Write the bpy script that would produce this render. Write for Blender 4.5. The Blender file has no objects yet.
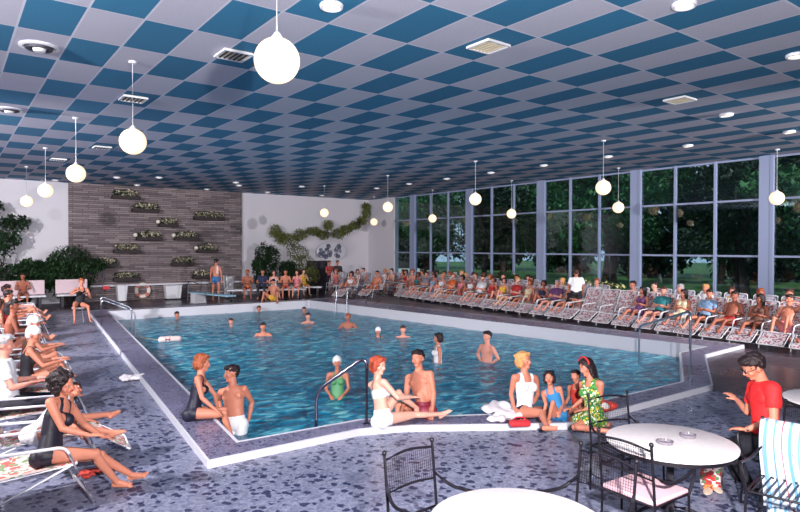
import bpy, math, random
import numpy as np
from mathutils import Vector, Matrix, noise

random.seed(7)
RNG = np.random.RandomState(11)
scene = bpy.context.scene
COL = scene.collection
PI = math.pi
def R(a): return math.radians(a)

# ------------------------------------------------------------------ camera
H_CAM = 2.35
YAW, PITCH, ROLL, FPX = -0.642382, -0.0130640, 0.00174643, 608.215
CEIL = H_CAM + 4.51089 * 0.61
cam_d = bpy.data.cameras.new('camera')
cam = bpy.data.objects.new('camera', cam_d); COL.objects.link(cam)
cam_d.sensor_width = 36; cam_d.lens = FPX * 36 / 800; cam_d.clip_start = 0.05; cam_d.clip_end = 400
Rv = Vector((math.cos(YAW), math.sin(YAW), 0)); Fv = Vector((-math.sin(YAW), math.cos(YAW), 0)); Uv = Vector((0, 0, 1))
F2 = Fv * math.cos(PITCH) + Uv * math.sin(PITCH); U2 = Uv * math.cos(PITCH) - Fv * math.sin(PITCH)
R3 = Rv * math.cos(ROLL) + U2 * math.sin(ROLL); U3 = U2 * math.cos(ROLL) - Rv * math.sin(ROLL)
M = Matrix.Identity(4)
for i in range(3):
    M[i][0] = R3[i]; M[i][1] = U3[i]; M[i][2] = -F2[i]
M[2][3] = H_CAM
cam.matrix_world = M
scene.camera = cam
CP = Vector((0, 0, H_CAM))
def ray(px, py): return (F2 + R3 * ((px - 400) / FPX) + U3 * ((256 - py) / FPX))
def on_z(px, py, z):
    d = ray(px, py); return CP + d * ((z - H_CAM) / d.z)
def vw(r, d, u): return Rv * r + Fv * d + Uv * u      # right / away / up as a world vector

# ------------------------------------------------------------------ view
vs = scene.view_settings
vs.view_transform = 'Standard'; vs.look = 'None'; vs.gamma = 1; vs.use_curve_mapping = False
vs.exposure = 0.08

# ------------------------------------------------------------------ materials
def lin(c):
    return tuple(((v / 255) / 12.92 if v / 255 <= .04045 else ((v / 255 + .055) / 1.055) ** 2.4) for v in c)
MATS = {}
def newmat(name):
    m = bpy.data.materials.new(name); m.use_nodes = True
    nt = m.node_tree; b = nt.nodes['Principled BSDF']; return m, nt, b
def mat(name, rgb, rough=.6, metal=0, bump=0, bscale=30, vary=0.0, vscale=4, spec=.5, sub=0):
    if name in MATS: return MATS[name]
    m, nt, b = newmat(name); c = lin(rgb)
    b.inputs['Base Color'].default_value = (*c, 1); b.inputs['Roughness'].default_value = rough
    b.inputs['Metallic'].default_value = metal; b.inputs['Specular IOR Level'].default_value = spec
    tc = nt.nodes.new('ShaderNodeTexCoord')
    if vary:
        n = nt.nodes.new('ShaderNodeTexNoise'); n.inputs['Scale'].default_value = vscale; n.inputs['Detail'].default_value = 4
        nt.links.new(tc.outputs['Object'], n.inputs['Vector'])
        r = nt.nodes.new('ShaderNodeValToRGB'); r.color_ramp.elements[0].position = .3; r.color_ramp.elements[1].position = .7
        r.color_ramp.elements[0].color = (*[x * (1 - vary) for x in c], 1); r.color_ramp.elements[1].color = (*[min(1, x * (1 + vary)) for x in c], 1)
        nt.links.new(n.outputs['Fac'], r.inputs['Fac']); nt.links.new(r.outputs['Color'], b.inputs['Base Color'])
    if bump:
        n = nt.nodes.new('ShaderNodeTexNoise'); n.inputs['Scale'].default_value = bscale; n.inputs['Detail'].default_value = 3
        nt.links.new(tc.outputs['Object'], n.inputs['Vector'])
        bp = nt.nodes.new('ShaderNodeBump'); bp.inputs['Strength'].default_value = bump; bp.inputs['Distance'].default_value = .02
        nt.links.new(n.outputs['Fac'], bp.inputs['Height']); nt.links.new(bp.outputs['Normal'], b.inputs['Normal'])
    MATS[name] = m; return m
def emit(name, rgb, s):
    m, nt, b = newmat(name)
    b.inputs['Base Color'].default_value = (*lin(rgb), 1)
    b.inputs['Emission Color'].default_value = (*lin(rgb), 1); b.inputs['Emission Strength'].default_value = s
    MATS[name] = m; return m

def nodes_math(nt, op, a, b=None):
    n = nt.nodes.new('ShaderNodeMath'); n.operation = op
    for i, v in enumerate((a, b)):
        if v is None: continue
        if isinstance(v, (int, float)): n.inputs[i].default_value = v
        else: nt.links.new(v, n.inputs[i])
    return n.outputs[0]
def mixc(nt, fac, a, b):
    n = nt.nodes.new('ShaderNodeMix'); n.data_type = 'RGBA'
    if isinstance(fac, (int, float)): n.inputs[0].default_value = fac
    else: nt.links.new(fac, n.inputs[0])
    for i, v in ((6, a), (7, b)):
        if isinstance(v, tuple): n.inputs[i].default_value = (*v[:3], 1)
        else: nt.links.new(v, n.inputs[i])
    return n.outputs[2]
def ramp(nt, fac, stops, interp='LINEAR'):
    r = nt.nodes.new('ShaderNodeValToRGB'); r.color_ramp.interpolation = interp
    el = r.color_ramp.elements
    while len(el) > 1: el.remove(el[0])
    el[0].position = stops[0][0]; el[0].color = (*stops[0][1], 1)
    for p, c in stops[1:]:
        e = el.new(p); e.color = (*c, 1)
    nt.links.new(fac, r.inputs['Fac']); return r.outputs['Color']

def ceiling_mat():
    m, nt, b = newmat('ceiling checker tiles')
    g = nt.nodes.new('ShaderNodeNewGeometry'); s = nt.nodes.new('ShaderNodeSeparateXYZ')
    nt.links.new(g.outputs['Position'], s.inputs[0])
    tx = nodes_math(nt, 'DIVIDE', nodes_math(nt, 'SUBTRACT', s.outputs[0], 1.3416), .61)
    ty = nodes_math(nt, 'DIVIDE', nodes_math(nt, 'SUBTRACT', s.outputs[1], 7.7498), 1.22)
    fx = nodes_math(nt, 'FLOOR', tx); fy = nodes_math(nt, 'FLOOR', ty)
    par = nodes_math(nt, 'ABSOLUTE', nodes_math(nt, 'MODULO', nodes_math(nt, 'ADD', fx, fy), 2))
    # thin raised grid between the tiles
    ex = nodes_math(nt, 'MULTIPLY', nodes_math(nt, 'ABSOLUTE', nodes_math(nt, 'SUBTRACT', nodes_math(nt, 'SUBTRACT', tx, fx), .5)), .61)
    ey = nodes_math(nt, 'MULTIPLY', nodes_math(nt, 'ABSOLUTE', nodes_math(nt, 'SUBTRACT', nodes_math(nt, 'SUBTRACT', ty, fy), .5)), 1.22)
    gx = nodes_math(nt, 'GREATER_THAN', ex, .305 - .013); gy = nodes_math(nt, 'GREATER_THAN', ey, .61 - .013)
    grid = nodes_math(nt, 'MAXIMUM', gx, gy)
    n = nt.nodes.new('ShaderNodeTexNoise'); n.inputs['Scale'].default_value = 60; n.inputs['Detail'].default_value = 4
    nt.links.new(g.outputs['Position'], n.inputs['Vector'])
    wn = nt.nodes.new('ShaderNodeTexWhiteNoise'); cb = nt.nodes.new('ShaderNodeCombineXYZ')
    nt.links.new(fx, cb.inputs[0]); nt.links.new(fy, cb.inputs[1]); nt.links.new(cb.outputs[0], wn.inputs['Vector'])
    white = mixc(nt, n.outputs['Fac'], lin((158, 158, 178)), lin((196, 196, 214)))
    blue = mixc(nt, n.outputs['Fac'], lin((24, 94, 136)), lin((50, 130, 170)))
    blue = mixc(nt, nodes_math(nt, 'MULTIPLY', wn.outputs['Value'], .3), blue, lin((26, 78, 112)))
    c = mixc(nt, par, white, blue)
    c = mixc(nt, grid, c, lin((196, 198, 216)))
    nt.links.new(c, b.inputs['Base Color']); b.inputs['Roughness'].default_value = .85
    bp = nt.nodes.new('ShaderNodeBump'); bp.inputs['Strength'].default_value = .25; bp.inputs['Distance'].default_value = .01
    nt.links.new(n.outputs['Fac'], bp.inputs['Height']); nt.links.new(bp.outputs['Normal'], b.inputs['Normal'])
    return m

def deck_mat(name, c1, c2, dark, cell=9.0, rough=.32, thr=.30, sp=.5):
    """palladiana: irregular pale lavender chips with scattered navy ones"""
    m, nt, b = newmat(name)
    g = nt.nodes.new('ShaderNodeNewGeometry')
    wn_ = nt.nodes.new('ShaderNodeTexNoise'); wn_.inputs['Scale'].default_value = 14; nt.links.new(g.outputs['Position'], wn_.inputs['Vector'])
    vm = nt.nodes.new('ShaderNodeVectorMath'); vm.operation = 'MULTIPLY_ADD'; nt.links.new(wn_.outputs['Color'], vm.inputs[0]); vm.inputs[1].default_value = (.09, .09, 0); nt.links.new(g.outputs['Position'], vm.inputs[2])
    def vor(scale, feat='F1', out='Color'):
        v = nt.nodes.new('ShaderNodeTexVoronoi'); v.feature = feat; v.inputs['Scale'].default_value = scale
        nt.links.new(vm.outputs[0], v.inputs['Vector']); return v.outputs[out]
    s1 = nt.nodes.new('ShaderNodeSeparateColor'); nt.links.new(vor(cell), s1.inputs[0])
    dist = vor(cell, 'F1', 'Distance')
    s2 = nt.nodes.new('ShaderNodeSeparateColor'); nt.links.new(vor(cell * 3.1), s2.inputs[0])
    base = mixc(nt, s2.outputs[0], c1, c2)
    chip = nodes_math(nt, 'MULTIPLY', nodes_math(nt, 'LESS_THAN', s1.outputs[0], thr), nodes_math(nt, 'LESS_THAN', dist, .46))
    col = mixc(nt, nodes_math(nt, 'MULTIPLY', chip, .85), base, dark)
    nz = nt.nodes.new('ShaderNodeTexNoise'); nz.inputs['Scale'].default_value = .55; nz.inputs['Detail'].default_value = 5
    nt.links.new(g.outputs['Position'], nz.inputs['Vector'])
    damp = ramp(nt, nz.outputs['Fac'], [(.42, (0, 0, 0)), (.58, (1, 1, 1))])
    col = mixc(nt, nodes_math(nt, 'MULTIPLY', damp, .18), col, dark)
    nt.links.new(col, b.inputs['Base Color'])
    rr = nodes_math(nt, 'SUBTRACT', rough, nodes_math(nt, 'MULTIPLY', damp, rough * .35))
    nt.links.new(rr, b.inputs['Roughness']); b.inputs['Specular IOR Level'].default_value = sp
    bp = nt.nodes.new('ShaderNodeBump'); bp.inputs['Strength'].default_value = .15; bp.inputs['Distance'].default_value = .01
    nt.links.new(s2.outputs[1], bp.inputs['Height']); nt.links.new(bp.outputs['Normal'], b.inputs['Normal'])
    return m

def water_mat():
    m, nt, b = newmat('pool water')
    g = nt.nodes.new('ShaderNodeNewGeometry')
    mp = nt.nodes.new('ShaderNodeMapping'); mp.inputs['Rotation'].default_value = (0, 0, R(-37)); mp.inputs['Scale'].default_value = (1, 1.7, 1)
    nt.links.new(g.outputs['Position'], mp.inputs['Vector'])
    n1 = nt.nodes.new('ShaderNodeTexNoise'); n1.inputs['Scale'].default_value = 3.4; n1.inputs['Detail'].default_value = 6; n1.inputs['Distortion'].default_value = .8
    nt.links.new(mp.outputs[0], n1.inputs['Vector'])
    col = ramp(nt, n1.outputs['Fac'], [(.3, lin((4, 84, 124))), (.47, lin((14, 126, 168))), (.57, lin((56, 172, 204))), (.68, lin((150, 222, 230)))])  # ripple highlights and dark troughs are painted into the base colour
    b.inputs['Roughness'].default_value = .07; b.inputs['IOR'].default_value = 1.33
    nt.links.new(col, b.inputs['Base Color'])
    bp = nt.nodes.new('ShaderNodeBump'); bp.inputs['Strength'].default_value = .55; bp.inputs['Distance'].default_value = .12
    nt.links.new(n1.outputs['Fac'], bp.inputs['Height']); nt.links.new(bp.outputs['Normal'], b.inputs['Normal'])
    tr = nt.nodes.new('ShaderNodeBsdfTransparent'); tr.inputs[0].default_value = (.45, .85, .9, 1)
    mx = nt.nodes.new('ShaderNodeMixShader'); mx.inputs[0].default_value = .8
    nt.links.new(tr.outputs[0], mx.inputs[1]); nt.links.new(b.outputs[0], mx.inputs[2])
    nt.links.new(mx.outputs[0], nt.nodes['Material Output'].inputs[0])
    return m

def glass_mat():
    m, nt, b = newmat('window glass'); nt.nodes.remove(b)
    tr = nt.nodes.new('ShaderNodeBsdfTransparent'); tr.inputs[0].default_value = (.72, .82, .84, 1)
    gl = nt.nodes.new('ShaderNodeBsdfGlossy'); gl.inputs['Roughness'].default_value = .02
    g = nt.nodes.new('ShaderNodeNewGeometry'); dt = nt.nodes.new('ShaderNodeVectorMath'); dt.operation = 'DOT_PRODUCT'
    nt.links.new(g.outputs['Incoming'], dt.inputs[0]); nt.links.new(g.outputs['Normal'], dt.inputs[1])
    f = nodes_math(nt, 'ADD', nodes_math(nt, 'MULTIPLY', nodes_math(nt, 'POWER', nodes_math(nt, 'SUBTRACT', 1, nodes_math(nt, 'ABSOLUTE', dt.outputs['Value'])), 5), .9), .045)
    mx = nt.nodes.new('ShaderNodeMixShader')
    nt.links.new(f, mx.inputs[0]); nt.links.new(tr.outputs[0], mx.inputs[1]); nt.links.new(gl.outputs[0], mx.inputs[2])
    nt.links.new(mx.outputs[0], nt.nodes['Material Output'].inputs[0]); return m

def stone_mat():
    m, nt, b = newmat('stacked ledge stone')
    g = nt.nodes.new('ShaderNodeNewGeometry'); s = nt.nodes.new('ShaderNodeSeparateXYZ'); nt.links.new(g.outputs['Position'], s.inputs[0])
    cb = nt.nodes.new('ShaderNodeCombineXYZ'); nt.links.new(s.outputs[0], cb.inputs[0]); nt.links.new(s.outputs[2], cb.inputs[1])
    br = nt.nodes.new('ShaderNodeTexBrick'); br.inputs['Scale'].default_value = 1; br.inputs['Brick Width'].default_value = .62; br.inputs['Row Height'].default_value = .085
    br.inputs['Mortar Size'].default_value = .008; br.offset_frequency = 2; br.offset = .37; br.squash = 1.4; br.squash_frequency = 3
    br.inputs['Color1'].default_value = (*lin((100, 92, 98)), 1); br.inputs['Color2'].default_value = (*lin((160, 146, 150)), 1); br.inputs['Mortar'].default_value = (*lin((36, 32, 38)), 1)
    nt.links.new(cb.outputs[0], br.inputs['Vector'])
    n = nt.nodes.new('ShaderNodeTexNoise'); n.inputs['Scale'].default_value = 3; n.inputs['Detail'].default_value = 6; nt.links.new(g.outputs['Position'], n.inputs['Vector'])
    c = mixc(nt, nodes_math(nt, 'MULTIPLY', n.outputs['Fac'], .5), br.outputs['Color'], lin((84, 66, 74)))
    nt.links.new(c, b.inputs['Base Color']); b.inputs['Roughness'].default_value = .8
    bp = nt.nodes.new('ShaderNodeBump'); bp.inputs['Strength'].default_value = .8; bp.inputs['Distance'].default_value = .03
    nt.links.new(br.outputs['Fac'], bp.inputs['Height']); bp.invert = True; nt.links.new(bp.outputs['Normal'], b.inputs['Normal'])
    return m

def print_mat(name, base, spots, scale=9, thr=.45, rough=.8):
    """fabric with scattered printed flowers / blots"""
    if name in MATS: return MATS[name]
    m, nt, b = newmat(name)
    tc = nt.nodes.new('ShaderNodeTexCoord')
    col = lin(base)
    for k, sp in enumerate(spots):
        v = nt.nodes.new('ShaderNodeTexVoronoi'); v.inputs['Scale'].default_value = scale * (1 + .23 * k)
        mp = nt.nodes.new('ShaderNodeMapping'); mp.inputs['Location'].default_value = (k * 3.3, k * 1.7, k)
        nt.links.new(tc.outputs['Object'], mp.inputs[0]); nt.links.new(mp.outputs[0], v.inputs['Vector'])
        f = nodes_math(nt, 'LESS_THAN', v.outputs['Distance'], thr - .05 * k)
        col = mixc(nt, f, col, lin(sp))
    nt.links.new(col, b.inputs['Base Color']); b.inputs['Roughness'].default_value = rough
    MATS[name] = m; return m
def stripe_mat(name, base, stripes, scale=14, axis=0):
    if name in MATS: return MATS[name]
    m, nt, b = newmat(name); tc = nt.nodes.new('ShaderNodeTexCoord')
    s = nt.nodes.new('ShaderNodeSeparateXYZ'); nt.links.new(tc.outputs['UV'], s.inputs[0])
    f = nodes_math(nt, 'FRACT', nodes_math(nt, 'MULTIPLY', s.outputs[axis], scale))
    st = [(0, lin(base))]
    for p0, p1, c in stripes: st += [(p0, lin(c)), (p1, lin(base))]
    nt.links.new(ramp(nt, f, st, 'CONSTANT'), b.inputs['Base Color']); b.inputs['Roughness'].default_value = .9
    MATS[name] = m; return m

M_CEIL = ceiling_mat()
M_DECK = deck_mat('mosaic deck', lin((98, 102, 128)), lin((146, 148, 172)), lin((20, 26, 66)), 12.5, .4, .50, .35)
M_DECK_DARK = deck_mat('dark mosaic deck', lin((48, 41, 54)), lin((80, 68, 82)), lin((18, 15, 28)), 10, .36, .36, .4)
M_COPE = deck_mat('coping mosaic', lin((86, 86, 116)), lin((146, 142, 172)), lin((34, 38, 66)), 26, .35, .3)
M_WATER = water_mat(); M_GLASS = glass_mat(); M_STONE = stone_mat()
M_WHITE = mat('white wall plaster', (204, 200, 212), .85, bump=.1, bscale=8)
M_KERB = mat('white kerb', (204, 202, 214), .5)
M_BASIN = mat('pool basin tile', (70, 160, 185), .5, vary=.15)
M_FRAME = mat('pale blue painted window frame', (140, 150, 184), .5)
M_CHROME = mat('brushed steel tube', (176, 180, 196), .28, 1)
M_TUBE = mat('white painted tube', (226, 224, 234), .35)
M_IRON = mat('black wrought iron', (26, 22, 32), .45, .2)
M_GLOBE = emit('lit opal globe', (255, 222, 186), .95)
M_LAMP = emit('lit downlight lens', (255, 236, 210), 1.3)
M_LEAF = mat('dark green leaves', (34, 58, 34), .5, vary=.5, vscale=2)
M_LEAF2 = mat('olive green leaves', (104, 112, 58), .55, vary=.4, vscale=3)
M_LEAF3 = mat('mid green leaves', (52, 98, 52), .5, vary=.55, vscale=1.2)
M_BARK = mat('bark', (58, 44, 40), .9, bump=.6, bscale=12)
M_BLACK = mat('matt black', (14, 13, 18), .6)

# ------------------------------------------------------------------ mesh helpers
def tag(o, label=None, cat=None, group=None, kind=None):
    if label: o['label'] = label
    if cat: o['category'] = cat
    if group: o['group'] = group
    if kind: o['kind'] = kind
    return o
def empty(name, loc=(0, 0, 0), rz=0):
    o = bpy.data.objects.new(name, None); o.empty_display_size = .1; COL.objects.link(o)
    o.location = loc; o.rotation_euler = (0, 0, rz); return o
def thing(name, label, cat, loc=(0, 0, 0), rz=0, group=None):
    return tag(empty(name, loc, rz), label, cat, group)
def basis(d):
    d = Vector(d).normalized(); a = Vector((0, 0, 1)) if abs(d.z) < .9 else Vector((1, 0, 0))
    x = d.cross(a).normalized(); y = x.cross(d).normalized(); return x, y, d
class MB:
    def __init__(s): s.v = []; s.f = []; s.uv = None
    def add(s, vs, fs):
        n = len(s.v); s.v += [tuple(p) for p in vs]; s.f += [tuple(i + n for i in q) for q in fs]; return s
    def box(s, c, size, rz=0, rot=None):
        m = rot if rot is not None else Matrix.Rotation(rz, 3, 'Z'); h = Vector(size) / 2; c = Vector(c)
        vs = [c + m @ Vector((x * h.x, y * h.y, z * h.z)) for x in (-1, 1) for y in (-1, 1) for z in (-1, 1)]
        return s.add(vs, [(0, 1, 3, 2), (4, 6, 7, 5), (0, 4, 5, 1), (2, 3, 7, 6), (0, 2, 6, 4), (1, 5, 7, 3)])
    def tube(s, pts, r, seg=8, r2=None, round_ends=False):
        pts = [Vector(p) for p in pts]; n = len(pts)
        rs = r if isinstance(r, (list, tuple)) else [r] * n
        base = len(s.v); up = None; vs = []; fs = []
        for i, p in enumerate(pts):
            t = (pts[min(i + 1, n - 1)] - pts[max(i - 1, 0)]).normalized()
            if up is None: x, y, _ = basis(t)
            else:
                x = (up - t * up.dot(t)); x = x.normalized() if x.length > 1e-5 else basis(t)[0]; y = t.cross(x)
            up = x
            for k in range(seg):
                a = 2 * PI * k / seg; vs.append(p + x * (math.cos(a) * rs[i]) + y * (math.sin(a) * rs[i]))
        for i in range(n - 1):
            for k in range(seg):
                a = i * seg + k; b = i * seg + (k + 1) % seg; fs.append((a, b, b + seg, a + seg))
        fs.append(tuple(range(seg))[::-1]); fs.append(tuple((n - 1) * seg + k for k in range(seg)))
        return s.add(vs, fs)
    def ell(s, c, rad, seg=16, rings=10, ax=None):
        c = Vector(c); ax = ax or (Vector((1, 0, 0)), Vector((0, 1, 0)), Vector((0, 0, 1)))
        if isinstance(rad, (int, float)): rad = (rad,) * 3
        vs = [c + ax[2] * rad[2]]
        for i in range(1, rings):
            ph = PI * i / rings
            for k in range(seg):
                a = 2 * PI * k / seg
                vs.append(c + ax[0] * (rad[0] * math.sin(ph) * math.cos(a)) + ax[1] * (rad[1] * math.sin(ph) * math.sin(a)) + ax[2] * (rad[2] * math.cos(ph)))
        vs.append(c - ax[2] * rad[2]); fs = []
        for k in range(seg): fs.append((0, 1 + k, 1 + (k + 1) % seg))
        for i in range(rings - 2):
            for k in range(seg):
                a = 1 + i * seg + k; b = 1 + i * seg + (k + 1) % seg; fs.append((a, a + seg, b + seg, b))
        L = len(vs) - 1; o = 1 + (rings - 2) * seg
        for k in range(seg): fs.append((o + k, L, o + (k + 1) % seg))
        return s.add(vs, fs)
    def cap(s, p0, r0, p1, r1, seg=14, fl=None, flat=1.0):
        """tapered capsule; fl = axis along which the section is scaled by flat"""
        p0 = Vector(p0); p1 = Vector(p1); d = p1 - p0; L = d.length
        if L < 1e-6: return s.ell(p0, max(r0, r1))
        d /= L
        if fl is not None:
            y = Vector(fl) - d * Vector(fl).dot(d)
            if y.length < 1e-4: x, y, _ = basis(d)
            else: y.normalize(); x = y.cross(d)
        else: x, y, _ = basis(d)
        rings = []
        for i in range(1, 5):
            a = PI / 2 * i / 4; rings.append((-r0 * math.cos(a), r0 * math.sin(a)))
        for i in range(0, 4):
            a = PI / 2 * i / 4; rings.append((L + r1 * math.sin(a), r1 * math.cos(a)))
        vs = [p0 - d * r0]
        for h, r in rings:
            for k in range(seg):
                a = 2 * PI * k / seg; vs.append(p0 + d * h + x * (r * math.cos(a)) + y * (r * flat * math.sin(a)))
        vs.append(p1 + d * r1); fs = []
        for k in range(seg): fs.append((0, 1 + (k + 1) % seg, 1 + k))
        n = len(rings)
        for i in range(n - 1):
            for k in range(seg):
                a = 1 + i * seg + k; b = 1 + i * seg + (k + 1) % seg; fs.append((a, b, b + seg, a + seg))
        Lr = len(vs) - 1; o = 1 + (n - 1) * seg
        for k in range(seg): fs.append((o + k, o + (k + 1) % seg, Lr))
        return s.add(vs, fs)
    def lathe(s, prof, seg=24, c=(0, 0, 0)):
        c = Vector(c); vs = []; fs = []; n = len(prof)
        for r, z in prof:
            for k in range(seg):
                a = 2 * PI * k / seg; vs.append(c + Vector((r * math.cos(a), r * math.sin(a), z)))
        for i in range(n - 1):
            for k in range(seg):
                a = i * seg + k; b = i * seg + (k + 1) % seg; fs.append((a, b, b + seg, a + seg))
        fs.append(tuple(range(seg))[::-1]); fs.append(tuple((n - 1) * seg + k for k in range(seg)))
        return s.add(vs, fs)
    def prism(s, poly, z0, z1):
        n = len(poly); vs = [(x, y, z0) for x, y in poly] + [(x, y, z1) for x, y in poly]
        fs = [tuple(range(n))[::-1], tuple(range(n, 2 * n))] + [(i, (i + 1) % n, (i + 1) % n + n, i + n) for i in range(n)]
        return s.add(vs, fs)
    def mesh(s, name):
        me = bpy.data.meshes.new(name); me.from_pydata(s.v, [], s.f); me.update(); return me
    def build(s, name, m, parent=None, smooth=True, bevel=0, tagkw=None):
        me = s.mesh(name); o = bpy.data.objects.new(name, me); COL.objects.link(o)
        if m: me.materials.append(m)
        if smooth: me.polygons.foreach_set('use_smooth', [True] * len(me.polygons)); me.set_sharp_from_angle(angle=R(40))
        if bevel:
            bm_ = o.modifiers.new('bevel', 'BEVEL'); bm_.width = bevel; bm_.segments = 2; bm_.limit_method = 'ANGLE'
        if parent is not None: o.parent = parent
        if tagkw: tag(o, **tagkw)
        return o
def bend(pts, r=.08, n=5):
    """round the corners of a polyline"""
    pts = [Vector(p) for p in pts]; out = [pts[0]]
    for i in range(1, len(pts) - 1):
        a, b, c = pts[i - 1], pts[i], pts[i + 1]
        d1 = (a - b); d2 = (c - b); rr = min(r, d1.length * .45, d2.length * .45)
        p = b + d1.normalized() * rr; q = b + d2.normalized() * rr
        for k in range(n + 1):
            t = k / n; out.append(p * (1 - t) ** 2 + b * 2 * t * (1 - t) + q * t * t)
    out.append(pts[-1]); return out
def copy_tree(o, parent=None):
    c = o.copy(); COL.objects.link(c); c.parent = parent
    for ch in KIDS.get(o.name, []):
        copy_tree(ch, c)
    return c
KIDS = {}
def children_index():
    KIDS.clear()
    for o in bpy.data.objects:
        if o.parent: KIDS.setdefault(o.parent.name, []).append(o)
def struct(mb, name, m, smooth=False, parent=None, kind='structure'):
    return tag(mb.build(name, m, parent, smooth), kind=kind if parent is None else None)

# ------------------------------------------------------------------ room shell
X_WIN, Y_FAR, X0, Y0 = 19.55, 29.0, -7.0, -7.0
Z_W = -0.25
outer = [(2.25, 6.40), (4.15, 6.40), (4.75, 6.15), (6.45, 5.02), (10.2, 4.98), (13.0, 6.50), (15.05, 6.62), (15.05, 7.0), (14.1, 23.95), (4.1, 23.95)]
inner = [(2.72, 6.80), (4.38, 6.72), (4.95, 6.45), (6.7, 5.45), (10.05, 5.38), (12.8, 6.92), (14.1, 7.0), (14.08, 7.2), (12.6, 23.35), (4.62, 23.55)]
def ring_mesh(o, i, z):
    n = len(o); mb = MB(); mb.add([(x, y, z) for x, y in o] + [(x, y, z) for x, y in i], [(k, (k + 1) % n, (k + 1) % n + n, k + n) for k in range(n)]); return mb
def poly_grid_floor(name, rect, hole, m, z=0):
    """deck as a ring of quads between the pool outline and the room outline"""
    n = len(hole); cx = sum(p[0] for p in hole) / n; cy = sum(p[1] for p in hole) / n
    bm_v = [(x, y, z) for x, y in hole]
    x0, y0, x1, y1 = rect
    out = []
    for x, y in hole:
        dx, dy = x - cx, y - cy; t = min(((x1 - cx) / dx if dx > 0 else (x0 - cx) / dx) if dx else 1e9, ((y1 - cy) / dy if dy > 0 else (y0 - cy) / dy) if dy else 1e9)
        out.append((cx + dx * t, cy + dy * t))
    mb = MB(); fs = []; vs = bm_v + [(a, b, z) for a, b in out]
    for k in range(n):
        k2 = (k + 1) % n; a, b = out[k], out[k2]
        corner = None
        for c in ((x0, y0), (x1, y0), (x1, y1), (x0, y1)):
            on = lambda p, c: abs(p[0] - c[0]) < 1e-6 or abs(p[1] - c[1]) < 1e-6
            if on(a, c) and on(b, c) and not (abs(a[0] - b[0]) < 1e-6 or abs(a[1] - b[1]) < 1e-6): corner = c
        if corner: vs.append((*corner, z)); fs.append((k, k + n, len(vs) - 1, k2 + n, k2))
        else: fs.append((k, k + n, k2 + n, k2))
    mb.add(vs, fs)
    me = mb.mesh(name); return mb
fl = poly_grid_floor('floor', (X0, Y0, X_WIN + .3, Y_FAR + .3), outer, M_DECK)
fo = struct(fl, 'floor', M_DECK)
fo.data.materials.append(M_DECK_DARK)
# the deck along the window side and the far end is covered by a darker mosaic sheet
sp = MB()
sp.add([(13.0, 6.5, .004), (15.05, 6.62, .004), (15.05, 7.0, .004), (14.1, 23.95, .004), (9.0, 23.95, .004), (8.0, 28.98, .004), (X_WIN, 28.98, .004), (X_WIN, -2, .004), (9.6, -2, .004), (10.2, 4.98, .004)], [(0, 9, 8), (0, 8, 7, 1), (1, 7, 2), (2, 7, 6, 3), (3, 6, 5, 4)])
struct(sp, 'floor_dark_border', M_DECK_DARK)
sp = MB(); sp.add([(X0, 25.2, .004), (8.7, 25.2, .004), (8.0, 28.98, .004), (X0, 28.98, .004)], [(0, 1, 2, 3)]); struct(sp, 'floor_back_strip', M_DECK_DARK)
# coping
mb = ring_mesh(outer, inner, .084); n = len(outer)
cop = struct(mb, 'pool_coping', M_COPE)
def edge_strip(poly, z0, z1, w, off):
    """thin white band standing on a polygon line"""
    mb = MB(); n = len(poly); P = [Vector((*p, 0)) for p in poly]; nr = []
    for k in range(n):
        d1 = (P[k] - P[k - 1]).normalized(); d2 = (P[(k + 1) % n] - P[k]).normalized()
        n1 = Vector((d1.y, -d1.x, 0)); n2 = Vector((d2.y, -d2.x, 0)); v = (n1 + n2).normalized(); nr.append(v / max(.4, v.dot(n1)))
    for k in range(n):
        k2 = (k + 1) % n; q = []
        for z in (z0, z1):
            for kk in (k, k2):
                for o in (off, off + w):
                    p = P[kk] + nr[kk] * o; q.append((p.x, p.y, z))
        mb.add(q, [(0, 1, 3, 2), (4, 6, 7, 5), (0, 4, 5, 1), (2, 3, 7, 6), (0, 2, 6, 4), (1, 5, 7, 3)])
    return mb
def winding(poly): return sum(poly[k - 1][0] * poly[k][1] - poly[k][0] * poly[k - 1][1] for k in range(len(poly)))
sg = 1 if winding(outer) > 0 else -1
struct(edge_strip(outer, 0.0, .086, .03 * sg, 0), 'pool_kerb_outer', M_KERB)
struct(edge_strip(inner, -.30, .087, -.04 * sg, .02 * sg), 'pool_kerb_inner', M_KERB)
# basin: walls and bottom
mb = MB(); n = len(inner)
mb.add([(x, y, -.2) for x, y in inner] + [(x, y, -1.3) for x, y in inner], [(k, k + n, (k + 1) % n + n, (k + 1) % n) for k in range(n)] + [tuple(range(n, 2 * n))])
struct(mb, 'pool_basin', M_BASIN)
# water surface, gently rippled
mb = MB(); gx = np.arange(2.4, 14.4, .1); gy = np.arange(5.2, 23.8, .1)
def inside(x, y, poly):
    c = False; j = len(poly) - 1
    for i in range(len(poly)):
        (xi, yi), (xj, yj) = poly[i], poly[j]
        if (yi > y) != (yj > y) and x < (xj - xi) * (y - yi) / (yj - yi) + xi: c = not c
        j = i
    return c
idx = {}; vs_, fs_ = [], []
def wv(i, j):
    if (i, j) not in idx:
        x, y = gx[i], gy[j]; q = Vector((x * 1.1, y * 1.1, 0))
        z = Z_W + .016 * noise.noise(q * 1.6) + .010 * noise.noise(q * 3.7 + Vector((9, 0, 0)))
        idx[(i, j)] = len(vs_); vs_.append((x, y, z))
    return idx[(i, j)]
for i in range(len(gx) - 1):
    for j in range(len(gy) - 1):
        if inside(gx[i] + .05, gy[j] + .05, inner): fs_.append((wv(i, j), wv(i + 1, j), wv(i + 1, j + 1), wv(i, j + 1)))
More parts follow.
